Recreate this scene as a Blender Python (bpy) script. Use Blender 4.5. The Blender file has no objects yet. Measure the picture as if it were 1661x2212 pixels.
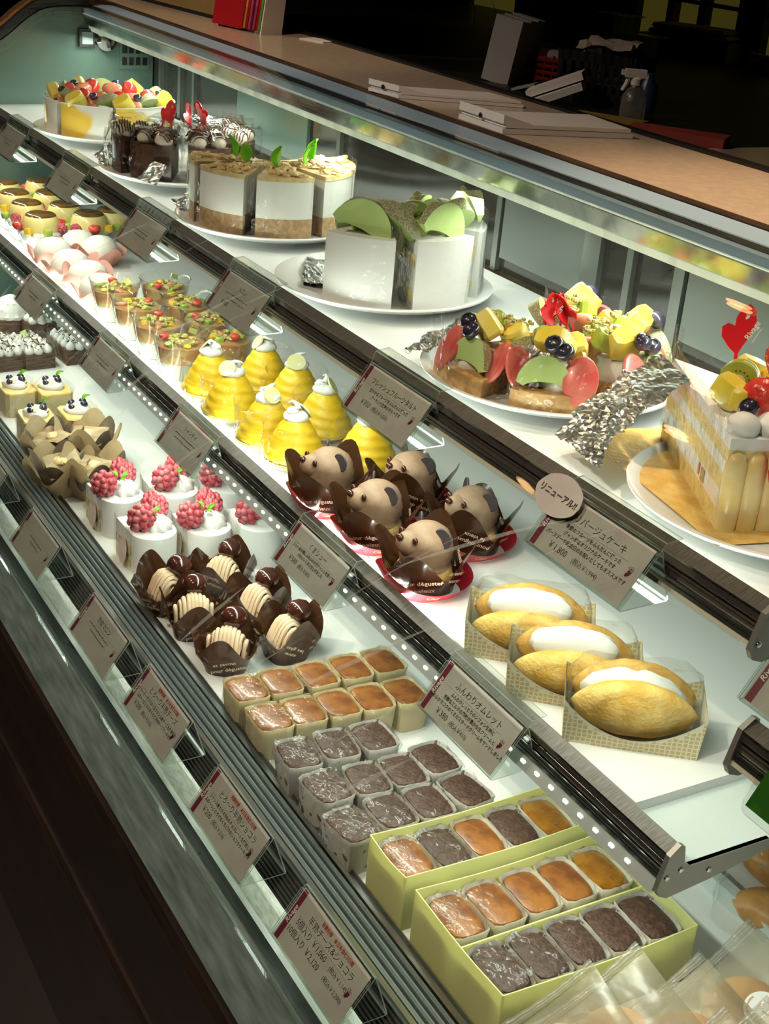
import bpy, bmesh, math, random
from math import sin, cos, pi, sqrt, atan2, radians as R
from mathutils import Vector, Matrix, Euler
random.seed(7)
SC = bpy.context.scene
COL = SC.collection

# ------------------------------------------------------------------ camera
EYE = Vector((0.0, 0.0, 1.5))
FPX = 2996.98
RIGHT = Vector((0.48547042, 0.87047348, 0.08120591))
DOWN = Vector((0.39900266, -0.13795923, -0.90651207))
FWD = Vector((-0.77789161, 0.47248616, -0.41429635))
cd = bpy.data.cameras.new('camera'); cam = bpy.data.objects.new('camera', cd); COL.objects.link(cam)
cd.sensor_fit = 'HORIZONTAL'; cd.sensor_width = 36.0; cd.lens = FPX / 1661 * 36.0
cd.clip_start = 0.02; cd.clip_end = 60
m3 = Matrix((RIGHT, -DOWN, -FWD)).transposed()
cam.matrix_world = Matrix.Translation(EYE) @ m3.to_4x4()
SC.camera = cam

def at(px, py, z):
    """the point of the horizontal plane z that the photograph shows at (px, py)"""
    d = RIGHT * (px - 830.5) + DOWN * (py - 1106.0) + FWD * FPX
    return EYE + d * ((z - EYE.z) / d.z)

# ------------------------------------------------------------------ look
SC.view_settings.view_transform = 'Standard'
SC.view_settings.look = 'None'
SC.view_settings.gamma = 1.0
SC.view_settings.use_curve_mapping = False
SC.view_settings.exposure = 0.0
cy = SC.cycles
cy.max_bounces = 4; cy.diffuse_bounces = 2; cy.glossy_bounces = 2; cy.transmission_bounces = 2
cy.use_adaptive_sampling = True; cy.adaptive_threshold = 0.06; cy.adaptive_min_samples = 12; cy.use_light_tree = False
cy.transparent_max_bounces = 20; cy.caustics_reflective = False; cy.caustics_refractive = False
cy.sample_clamp_indirect = 3.0; cy.sample_clamp_direct = 12.0
cy.use_denoising = True
w = bpy.data.worlds.new('room_ambience'); SC.world = w; w.use_nodes = True
w.node_tree.nodes['Background'].inputs[0].default_value = (1.0, 0.8, 0.6, 1)
w.node_tree.nodes['Background'].inputs[1].default_value = 0.03

X0, X1 = -2.95, 0.35                       # ends of the showcase
LED = (0.93, 1.0, 0.89)
def area(name, loc, sx, sy, power, color, aim):
    l = bpy.data.lights.new(name, 'AREA'); l.shape = 'RECTANGLE'; l.size = sx; l.size_y = sy
    l.energy = power; l.color = color
    o = bpy.data.objects.new(name, l); COL.objects.link(o); o.location = loc
    z = -Vector(aim).normalized(); x = Vector((1, 0, 0)); x = (x - z * x.dot(z)).normalized(); y = z.cross(x)
    o.matrix_world = Matrix.Translation(Vector(loc)) @ Matrix((x, y, z)).transposed().to_4x4()
    return o
XM = (X0 - 0.64) / 2
area('canopy_led', (XM, 0.965, 1.150), 2.25, 0.014, 7.4, LED, (0, -0.12, -1))
area('upper_shelf_led', (XM, 0.720, 0.990), 2.25, 0.012, 4.3, LED, (0, 0.35, -1))
area('middle_shelf_led', (XM, 0.688, 0.768), 2.25, 0.012, 5.0, LED, (0, 0.02, -1))
area('middle_rail_led', (-1.98, 0.7065, 0.8045), 1.9, 0.006, 2.0, LED, (0, 1, 0.28))
area('upper_rail_led', (XM, 0.7415, 1.0165), 2.25, 0.006, 1.6, LED, (0, 1, 0.28))
area('canopy_led_right', (-0.1, 0.965, 1.150), 0.9, 0.014, 1.3, LED, (0, -0.12, -1))
area('right_shelf_led', (-0.12, 0.74, 0.900), 0.9, 0.012, 0.8, LED, (0, 0.15, -1))
def spot(name, loc, power, color, angle, aim, blend=0.6, radius=0.03):
    l = bpy.data.lights.new(name, 'SPOT'); l.energy = power; l.color = color; l.spot_size = R(angle); l.spot_blend = blend
    l.shadow_soft_size = radius
    o = bpy.data.objects.new(name, l); COL.objects.link(o); o.location = loc
    o.rotation_euler = Vector(aim).to_track_quat('-Z', 'Y').to_euler(); return o
WARM = (1.0, 0.70, 0.44)
spot('counter_downlight', (-1.08, 1.12, 2.6), 100, WARM, 40, (0.06, 0.0, -1), 1.0)
spot('leaflet_downlight', (-2.3, 0.95, 2.6), 14, WARM, 40, (-0.1, 0.08, -1))
for i, (x, y, e) in enumerate(((-3.1, -0.6, 85), (-1.7, -0.75, 100), (-0.4, -0.9, 100))):
    spot('aisle_downlight', (x, y, 2.70), e, (1.0, 0.82, 0.66), 84, (0.05, 0.45, -1), 0.8, 0.014)

# ------------------------------------------------------------------ materials
MATS = {}
def nt(name):
    m = bpy.data.materials.new(name); m.use_nodes = True; m.node_tree.nodes.clear(); MATS[name] = m
    return m, m.node_tree
def N(t, kind, **kw):
    n = t.nodes.new(kind)
    for k, v in kw.items():
        if k.startswith('i_'): n.inputs[k[2:].replace('_', ' ')].default_value = v
        else: setattr(n, k, v)
    return n
def c4(c): return (c[0], c[1], c[2], 1.0)
def mat(name, color, rough=0.5, c2=None, scale=60, detail=3, lo=0.4, hi=0.62, bump=0, bscale=None, metal=0, emit=0, coat=0, spec=0.5, stretch=None, wave=None, tl=0):
    m, t = nt(name); L = t.links
    p = N(t, 'ShaderNodeBsdfPrincipled'); o = N(t, 'ShaderNodeOutputMaterial'); L.new(p.outputs[0], o.inputs[0])
    p.inputs['Base Color'].default_value = c4(color); p.inputs['Roughness'].default_value = rough
    p.inputs['Metallic'].default_value = metal; p.inputs['Coat Weight'].default_value = coat; p.inputs['Coat Roughness'].default_value = 0.06
    p.inputs['Specular IOR Level'].default_value = spec
    if emit:
        p.inputs['Emission Color'].default_value = c4(color); p.inputs['Emission Strength'].default_value = emit; m.cycles.emission_sampling = 'NONE'
    if c2 or bump:
        tc = N(t, 'ShaderNodeTexCoord'); v = tc.outputs['Object']
        if stretch:
            mp = N(t, 'ShaderNodeMapping'); mp.inputs['Scale'].default_value = stretch; L.new(v, mp.inputs[0]); v = mp.outputs[0]
        if c2:
            if wave:
                n = N(t, 'ShaderNodeTexWave', bands_direction=wave); n.inputs['Scale'].default_value = scale; n.inputs['Distortion'].default_value = 2.0
                n.inputs['Detail'].default_value = detail; fo = n.outputs['Fac']
            else:
                n = N(t, 'ShaderNodeTexNoise'); n.inputs['Scale'].default_value = scale; n.inputs['Detail'].default_value = detail; fo = n.outputs['Fac']
            L.new(v, n.inputs['Vector'])
            r = N(t, 'ShaderNodeValToRGB'); r.color_ramp.elements[0].position = lo; r.color_ramp.elements[1].position = hi
            r.color_ramp.elements[0].color = c4(color); r.color_ramp.elements[1].color = c4(c2)
            L.new(fo, r.inputs[0]); L.new(r.outputs[0], p.inputs['Base Color'])
        if bump:
            n2 = N(t, 'ShaderNodeTexNoise'); n2.inputs['Scale'].default_value = bscale or scale; n2.inputs['Detail'].default_value = 3
            L.new(v, n2.inputs['Vector'])
            b = N(t, 'ShaderNodeBump'); b.inputs['Strength'].default_value = bump; b.inputs['Distance'].default_value = 0.002
            L.new(n2.outputs['Fac'], b.inputs['Height']); L.new(b.outputs[0], p.inputs['Normal'])
    if tl:
        s = N(t, 'ShaderNodeBsdfTranslucent'); s.inputs[0].default_value = c4(color)
        mx = N(t, 'ShaderNodeMixShader'); mx.inputs[0].default_value = tl
        L.new(p.outputs[0], mx.inputs[1]); L.new(s.outputs[0], mx.inputs[2]); L.new(mx.outputs[0], o.inputs[0])
    return m
def clear(name, tint=(1, 1, 1), rough=0.05, gloss=0.06, fres=0.5, haze=0.0, hazec=(0.9, 0.9, 0.85), bump=0, bscale=80, streak=False):
    m, t = nt(name); L = t.links
    o = N(t, 'ShaderNodeOutputMaterial'); tr = N(t, 'ShaderNodeBsdfTransparent'); tr.inputs[0].default_value = c4(tint)
    g = N(t, 'ShaderNodeBsdfGlossy'); g.inputs['Roughness'].default_value = rough; g.inputs[0].default_value = (1, 1, 1, 1)
    lw = N(t, 'ShaderNodeLayerWeight'); lw.inputs[0].default_value = 0.5
    pw = N(t, 'ShaderNodeMath', operation='POWER'); pw.inputs[1].default_value = 3.5; L.new(lw.outputs['Facing'], pw.inputs[0])
    ma = N(t, 'ShaderNodeMath', operation='MULTIPLY_ADD'); ma.inputs[1].default_value = fres; ma.inputs[2].default_value = gloss
    L.new(pw.outputs[0], ma.inputs[0])
    mx = N(t, 'ShaderNodeMixShader'); L.new(ma.outputs[0], mx.inputs[0]); L.new(tr.outputs[0], mx.inputs[1]); L.new(g.outputs[0], mx.inputs[2])
    last = mx
    if bump:
        tc = N(t, 'ShaderNodeTexCoord'); n = N(t, 'ShaderNodeTexNoise'); n.inputs['Scale'].default_value = bscale; L.new(tc.outputs['Object'], n.inputs['Vector'])
        b = N(t, 'ShaderNodeBump'); b.inputs['Strength'].default_value = bump; b.inputs['Distance'].default_value = 0.004
        L.new(n.outputs['Fac'], b.inputs['Height']); L.new(b.outputs[0], g.inputs['Normal']); L.new(b.outputs[0], lw.inputs['Normal'])
    if haze:
        d = N(t, 'ShaderNodeBsdfDiffuse'); d.inputs[0].default_value = c4(hazec); tl = N(t, 'ShaderNodeBsdfTranslucent'); tl.inputs[0].default_value = c4(hazec)
        ad = N(t, 'ShaderNodeMixShader'); ad.inputs[0].default_value = 0.5; L.new(d.outputs[0], ad.inputs[1]); L.new(tl.outputs[0], ad.inputs[2])
        m2 = N(t, 'ShaderNodeMixShader'); m2.inputs[0].default_value = haze
        L.new(mx.outputs[0], m2.inputs[1]); L.new(ad.outputs[0], m2.inputs[2]); last = m2
        if streak:      # wiping marks on the pane: fine diagonal strokes, stronger in cloudy areas
            tc = N(t, 'ShaderNodeTexCoord'); mp = N(t, 'ShaderNodeMapping'); mp.inputs['Rotation'].default_value = (0, R(-38), 0); mp.inputs['Scale'].default_value = (130, 3, 3.5)
            L.new(tc.outputs['Object'], mp.inputs[0])
            n = N(t, 'ShaderNodeTexNoise'); n.inputs['Scale'].default_value = 1.0; n.inputs['Detail'].default_value = 4; L.new(mp.outputs[0], n.inputs['Vector'])
            n2 = N(t, 'ShaderNodeTexNoise'); n2.inputs['Scale'].default_value = 3.0; L.new(tc.outputs['Object'], n2.inputs['Vector'])
            r1 = N(t, 'ShaderNodeMapRange'); r1.inputs['From Min'].default_value = 0.42; r1.inputs['From Max'].default_value = 0.75; L.new(n.outputs['Fac'], r1.inputs[0])
            r2 = N(t, 'ShaderNodeMapRange'); r2.inputs['From Min'].default_value = 0.35; r2.inputs['From Max'].default_value = 0.7; L.new(n2.outputs['Fac'], r2.inputs[0])
            mm = N(t, 'ShaderNodeMath', operation='MULTIPLY'); L.new(r1.outputs[0], mm.inputs[0]); L.new(r2.outputs[0], mm.inputs[1])
            m4 = N(t, 'ShaderNodeMath', operation='MULTIPLY_ADD'); L.new(mm.outputs[0], m4.inputs[0]); m4.inputs[1].default_value = haze * 2.2; m4.inputs[2].default_value = haze * 0.45
            L.new(m4.outputs[0], m2.inputs[0])
    L.new(last.outputs[0], o.inputs[0])
    return m

def build_materials():
    A = mat
    A('white_board', (0.80, 0.82, 0.80), 0.35); A('white_plate', (0.86, 0.86, 0.83), 0.25, coat=0.4)
    A('shelf_tray', (0.62, 0.70, 0.68), 0.3)
    A('steel', (0.55, 0.57, 0.55), 0.28, c2=(0.42, 0.45, 0.43), scale=6, stretch=(1.5, 60, 60), metal=1.0)
    A('steel_dull', (0.34, 0.35, 0.31), 0.3, c2=(0.24, 0.25, 0.22), scale=14, stretch=(6, 30, 30), metal=0.8)
    A('steel_worn', (0.24, 0.33, 0.295), 0.36, c2=(0.11, 0.155, 0.135), scale=9, stretch=(2, 14, 14), metal=0.35, lo=0.3, hi=0.75)
    A('rail_top', (0.20, 0.18, 0.155), 0.45, c2=(0.12, 0.11, 0.10), scale=40, metal=0.5, stretch=(30, 2, 2))
    A('rail_front', (0.30, 0.28, 0.26), 0.22, metal=0.9); A('rail_groove', (0.06, 0.045, 0.035), 0.35)
    A('chrome', (0.8, 0.82, 0.8), 0.1, metal=1.0); A('cream_strip', (0.62, 0.58, 0.45), 0.4)
    A('cap_metal', (0.36, 0.35, 0.31), 0.4, metal=0.7)
    A('fin_blue', (0.40, 0.47, 0.47), 0.25, metal=0.8); A('grille_dark', (0.035, 0.033, 0.03), 0.5); A('grille_bar', (0.25, 0.25, 0.23), 0.35, metal=0.7)
    A('canopy_grey', (0.34, 0.50, 0.64), 0.4); A('canopy_dark', (0.03, 0.035, 0.04), 0.4)
    A('reflector', (0.55, 0.60, 0.56), 0.16, c2=(0.30, 0.34, 0.32), scale=34, stretch=(1, 0.05, 0.05), metal=0.9, lo=0.35, hi=0.7, bump=0.12)
    A('led_diffuser', (0.86, 1.0, 0.84), 0.3, c2=(0.5, 0.58, 0.5), scale=30, stretch=(1, 0.05, 0.05), lo=0.35, hi=0.7, emit=0.28)
    A('led_reflection_dot', (0.90, 1.0, 0.86), 0.4, emit=3.0)  # glow of the imitated LED reflections on the rail lip
    A('wood_dark', (0.008, 0.0045, 0.003), 0.35, c2=(0.014, 0.007, 0.004), scale=3, stretch=(1, 8, 8))
    A('wood_edge', (0.010, 0.006, 0.004), 0.4, c2=(0.022, 0.012, 0.007), scale=8, stretch=(1, 12, 12))
    A('counter_edge', (0.035, 0.02, 0.012), 0.3, c2=(0.08, 0.045, 0.025), scale=8, stretch=(1, 12, 12))
    A('counter_top', (0.58, 0.46, 0.34), 0.16, c2=(0.64, 0.51, 0.38), scale=90)
    A('end_wall', (0.10, 0.16, 0.13), 0.2, c2=(0.12, 0.185, 0.15), scale=3, spec=0.6); A('seal', (0.02, 0.02, 0.02), 0.4)
    A('door_glass', (0.030, 0.028, 0.022), 0.12, spec=0.8); A('door_stile', (0.25, 0.27, 0.25), 0.3, metal=0.7)
    A('back_panel', (0.13, 0.15, 0.13), 0.35)
    A('floor_tile', (0.012, 0.008, 0.006), 0.4); A('wall_dark', (0.025, 0.016, 0.010), 0.6); A('ceil_dark', (0.05, 0.04, 0.03), 0.7)
    A('black', (0.008, 0.008, 0.008), 0.45); A('paper_white', (0.78, 0.76, 0.72), 0.6); A('paper_grey', (0.40, 0.39, 0.37), 0.6)
    A('card_paper', (0.55, 0.51, 0.47), 0.5, c2=(0.51, 0.44, 0.42), scale=35); A('ink', (0.035, 0.025, 0.02), 0.5); A('ink_red', (0.45, 0.05, 0.03), 0.5); A('maroon', (0.17, 0.02, 0.045), 0.4)
    A('ink_white', (0.85, 0.82, 0.8), 0.5); A('ink_gold', (0.72, 0.5, 0.26), 0.4); A('ink_tan', (0.80, 0.62, 0.44), 0.5)
    A('red_plastic', (0.75, 0.02, 0.03), 0.25, coat=0.5); A('red_paper', (0.70, 0.03, 0.05), 0.35, coat=0.3)
    A('sponge', (0.82, 0.62, 0.22), 0.8, c2=(0.9, 0.74, 0.36), scale=220, bump=0.4)
    A('cream', (0.88, 0.87, 0.80), 0.45); A('cream_white', (0.90, 0.90, 0.87), 0.5)
    A('base_brown', (0.36, 0.21, 0.10), 0.6, c2=(0.50, 0.33, 0.17), scale=120, bump=0.4)
    A('crumb', (0.62, 0.42, 0.16), 0.5, c2=(0.80, 0.62, 0.32), scale=90, bump=0.9, bscale=140)
    A('crust', (0.45, 0.24, 0.08), 0.55, c2=(0.66, 0.42, 0.17), scale=80, bump=0.5)
    A('peach', (0.85, 0.60, 0.20), 0.35, c2=(0.88, 0.70, 0.34), scale=30, coat=0.3)
    A('choco', (0.045, 0.020, 0.012), 0.3, c2=(0.075, 0.033, 0.018), scale=60); A('choco_soft', (0.045, 0.020, 0.012), 0.55, c2=(0.085, 0.040, 0.024), scale=160, bump=0.8, bscale=260)
    A('choco_layer', (0.05, 0.025, 0.014), 0.6, c2=(0.15, 0.085, 0.05), scale=38, stretch=(1, 1, 7), bump=0.3)
    A('cheese_top', (0.17, 0.050, 0.009), 0.4, c2=(0.31, 0.115, 0.022), scale=45, bump=0.25, bscale=200, coat=0.25)
    A('cheese_glaze', (0.24, 0.085, 0.005), 0.2, c2=(0.36, 0.15, 0.01), scale=55, coat=0.6)
    A('cheese_body', (0.88, 0.76, 0.46), 0.55, tl=0.35); A('paper_cup_cream', (0.86, 0.80, 0.66), 0.5, tl=0.25); A('paper_cup_specked', (0.55, 0.52, 0.47), 0.5, c2=(0.12, 0.09, 0.075), scale=90, lo=0.62, hi=0.66)
    A('box_yellow', (0.97, 0.96, 0.52), 0.5, tl=0.55); A('strand', (0.64, 0.46, 0.29), 0.55, c2=(0.70, 0.53, 0.36), scale=50); A('chestnut', (0.045, 0.012, 0.008), 0.16, c2=(0.085, 0.025, 0.014), scale=60, coat=0.8)
    A('dome_cream', (0.56, 0.46, 0.36), 0.55, c2=(0.62, 0.52, 0.42), scale=60)
    A('lip_metal', (0.72, 0.76, 0.72), 0.22, metal=0.55)
    A('mocha', (0.33, 0.205, 0.125), 0.55, c2=(0.39, 0.25, 0.16), scale=120); A('ear_choco', (0.055, 0.04, 0.045), 0.5); A('puff', (0.56, 0.33, 0.10), 0.6, c2=(0.70, 0.47, 0.17), scale=80, bump=0.8)
    A('brown_film', (0.075, 0.030, 0.012), 0.22, c2=(0.050, 0.020, 0.010), scale=25, coat=0.4, tl=0.35)
    A('kraft', (0.52, 0.38, 0.20), 0.6, c2=(0.58, 0.44, 0.26), scale=40, tl=0.3); A('kraft_print', (0.09, 0.065, 0.045), 0.6, c2=(0.20, 0.15, 0.10), scale=30)
    A('raspberry', (0.50, 0.05, 0.07), 0.5, c2=(0.62, 0.20, 0.22), scale=200); A('strawberry', (0.68, 0.035, 0.03), 0.22, c2=(0.75, 0.10, 0.05), scale=60, coat=0.7, bump=0.5, bscale=260)
    A('berry_cut', (0.66, 0.10, 0.09), 0.3, c2=(0.72, 0.20, 0.16), scale=40, coat=0.5); A('blueberry', (0.022, 0.018, 0.035), 0.22, c2=(0.05, 0.045, 0.07), scale=40, coat=0.6)
    A('mint', (0.22, 0.58, 0.03), 0.4, c2=(0.32, 0.68, 0.06), scale=60, tl=0.4); A('sauce_red', (0.55, 0.02, 0.04), 0.15, coat=0.7); A('almond', (0.84, 0.74, 0.50), 0.5)
    A('melon', (0.50, 0.66, 0.22), 0.35, c2=(0.58, 0.72, 0.30), scale=18, coat=0.4); A('melon_rim', (0.22, 0.45, 0.06), 0.4)
    A('melon_net', (0.20, 0.21, 0.09), 0.6, c2=(0.42, 0.40, 0.24), scale=480, lo=0.46, hi=0.56); A('pine', (0.85, 0.66, 0.06), 0.35, c2=(0.88, 0.74, 0.22), scale=60, coat=0.4)
    A('kiwi', (0.30, 0.42, 0.04), 0.3, c2=(0.46, 0.56, 0.12), scale=50, coat=0.5); A('kiwi_core', (0.74, 0.76, 0.46), 0.4); A('mango', (0.90, 0.52, 0.02), 0.25, c2=(0.92, 0.62, 0.08), scale=40, coat=0.6)
    A('grapefruit', (0.72, 0.22, 0.12), 0.3, c2=(0.80, 0.34, 0.2), scale=60, coat=0.5)
    A('custard', (0.86, 0.70, 0.28), 0.2, coat=0.6); A('caramel', (0.10, 0.042, 0.006), 0.15, c2=(0.18, 0.085, 0.012), scale=60, coat=0.8)
    A('mochi', (0.84, 0.83, 0.74), 0.6, c2=(0.88, 0.87, 0.80), scale=30); A('pink_paper', (0.80, 0.40, 0.33), 0.55, tl=0.35)
    A('jelly', (0.80, 0.44, 0.22), 0.15, tl=0.45, c2=(0.86, 0.74, 0.34), scale=70, coat=0.7, lo=0.42, hi=0.56); A('milk', (0.94, 0.95, 0.86), 0.4, tl=0.55); A('gold_leaf', (0.75, 0.80, 0.25), 0.2, metal=0.7)
    A('glitter', (0.66, 0.54, 0.20), 0.15, c2=(0.36, 0.36, 0.07), scale=160, bump=1.0, bscale=420, coat=0.8)
    A('lemon_cream', (0.80, 0.50, 0.010), 0.42, c2=(0.86, 0.60, 0.03), scale=50); A('lemon_rind', (0.84, 0.80, 0.40), 0.4); A('silver_cup', (0.75, 0.74, 0.66), 0.25, metal=0.8)
    A('foil', (0.85, 0.87, 0.85), 0.33, metal=1.0, c2=(0.55, 0.57, 0.55), scale=30, bump=0.5, bscale=60)
    A('omelet', (0.70, 0.42, 0.09), 0.6, c2=(0.82, 0.58, 0.20), scale=45, bump=0.8, bscale=260, spec=0.2); A('toast', (0.52, 0.27, 0.05), 0.65, c2=(0.66, 0.40, 0.10), scale=120, bump=0.7)
    A('flake', (0.07, 0.03, 0.015), 0.5); A('pistachio_leaf', (0.16, 0.20, 0.03), 0.4, c2=(0.28, 0.33, 0.06), scale=120)
    A('bread', (0.45, 0.20, 0.05), 0.4, c2=(0.58, 0.30, 0.09), scale=30); A('cookie', (0.60, 0.30, 0.10), 0.55, c2=(0.70, 0.42, 0.18), scale=25)
    A('sticker', (0.86, 0.85, 0.83), 0.4); A('sticker_pink', (0.80, 0.70, 0.62), 0.5, c2=(0.74, 0.60, 0.54), scale=60); A('green_photo', (0.02, 0.10, 0.01), 0.25, c2=(0.07, 0.22, 0.03), scale=14, lo=0.45, hi=0.6, coat=0.5)
    A('poster_gold', (0.22, 0.15, 0.05), 0.4, c2=(0.28, 0.19, 0.07), scale=8); A('red_leaflet', (0.42, 0.01, 0.015), 0.3, coat=0.4); A('stripe_orange', (0.62, 0.25, 0.03), 0.4); A('stripe_green', (0.16, 0.32, 0.05), 0.4); A('stripe_pink', (0.5, 0.06, 0.16), 0.4)
    A('basket_red', (0.32, 0.015, 0.01), 0.4); A('blue_plastic', (0.02, 0.05, 0.11), 0.3); A('cloth_yellow', (0.30, 0.20, 0.03), 0.7); A('cloth_red', (0.33, 0.05, 0.03), 0.7); A('towel', (0.42, 0.37, 0.30), 0.8)
    A('window_glow', (0.060, 0.050, 0.008), 0.5, c2=(0.09, 0.08, 0.02), scale=4, emit=0.55); A('frame_black', (0.004, 0.004, 0.004), 0.5)
    A('lamp_warm', (1.0, 0.55, 0.22), 0.4, emit=26); A('lamp_ring', (0.25, 0.22, 0.2), 0.4, metal=0.6); A('socket_grey', (0.3, 0.36, 0.33), 0.4); A('outer_green', (0.03, 0.10, 0.05), 0.5); A('copper', (0.45, 0.22, 0.1), 0.3, metal=0.8)
    clear('front_glass', (0.97, 0.99, 0.975), 0.0, 0.008, 0.6)
    clear('film', (0.97, 0.97, 0.95), 0.16, 0.035, 0.7, bump=0.6, bscale=45)
    clear('film_crisp', (0.97, 0.97, 0.96), 0.10, 0.028, 0.7, bump=0.9, bscale=60)
    clear('frost', (0.86, 0.84, 0.77), 0.3, 0.05, 0.5, haze=0.20, hazec=(0.86, 0.81, 0.66), bump=0.6, bscale=40); clear('frost_seam', (0.8, 0.78, 0.72), 0.2, 0.08, 0.6, haze=0.40, hazec=(0.85, 0.83, 0.76), bump=0.5, bscale=90)
    clear('cup_clear', (0.975, 0.98, 0.96), 0.03, 0.02, 0.8)
    clear('wipe_mark', (1, 1, 1), 0.1, 0.0, 0.0, haze=0.26, hazec=(0.95, 0.97, 0.92))
    clear('acrylic', (0.93, 0.95, 0.93), 0.03, 0.03, 0.8); clear('acrylic_edge', (0.85, 0.9, 0.86), 0.1, 0.10, 0.6, haze=0.45, hazec=(0.9, 0.95, 0.88))
    # wave-patterned band (mango swirl on white) for the cut round cake
    m = mat('mango_wave', (0.84, 0.82, 0.72), 0.25, c2=(0.86, 0.56, 0.08), scale=8, detail=1, lo=0.50, hi=0.53, coat=0.4)
    # gold lattice paper of the omelette trays
    m, t = nt('lattice'); L = t.links; p = N(t, 'ShaderNodeBsdfPrincipled'); o = N(t, 'ShaderNodeOutputMaterial'); L.new(p.outputs[0], o.inputs[0])
    tc = N(t, 'ShaderNodeTexCoord'); v = N(t, 'ShaderNodeTexVoronoi', feature='DISTANCE_TO_EDGE'); v.inputs['Scale'].default_value = 210; v.inputs['Randomness'].default_value = 0.25
    L.new(tc.outputs['Object'], v.inputs['Vector']); r = N(t, 'ShaderNodeValToRGB'); r.color_ramp.elements[0].position = 0.10; r.color_ramp.elements[1].position = 0.16
    r.color_ramp.elements[0].color = (0.84, 0.80, 0.60, 1); r.color_ramp.elements[1].color = (0.62, 0.50, 0.24, 1); L.new(v.outputs['Distance'], r.inputs[0]); L.new(r.outputs[0], p.inputs['Base Color']); p.inputs['Roughness'].default_value = 0.5
build_materials()

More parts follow.
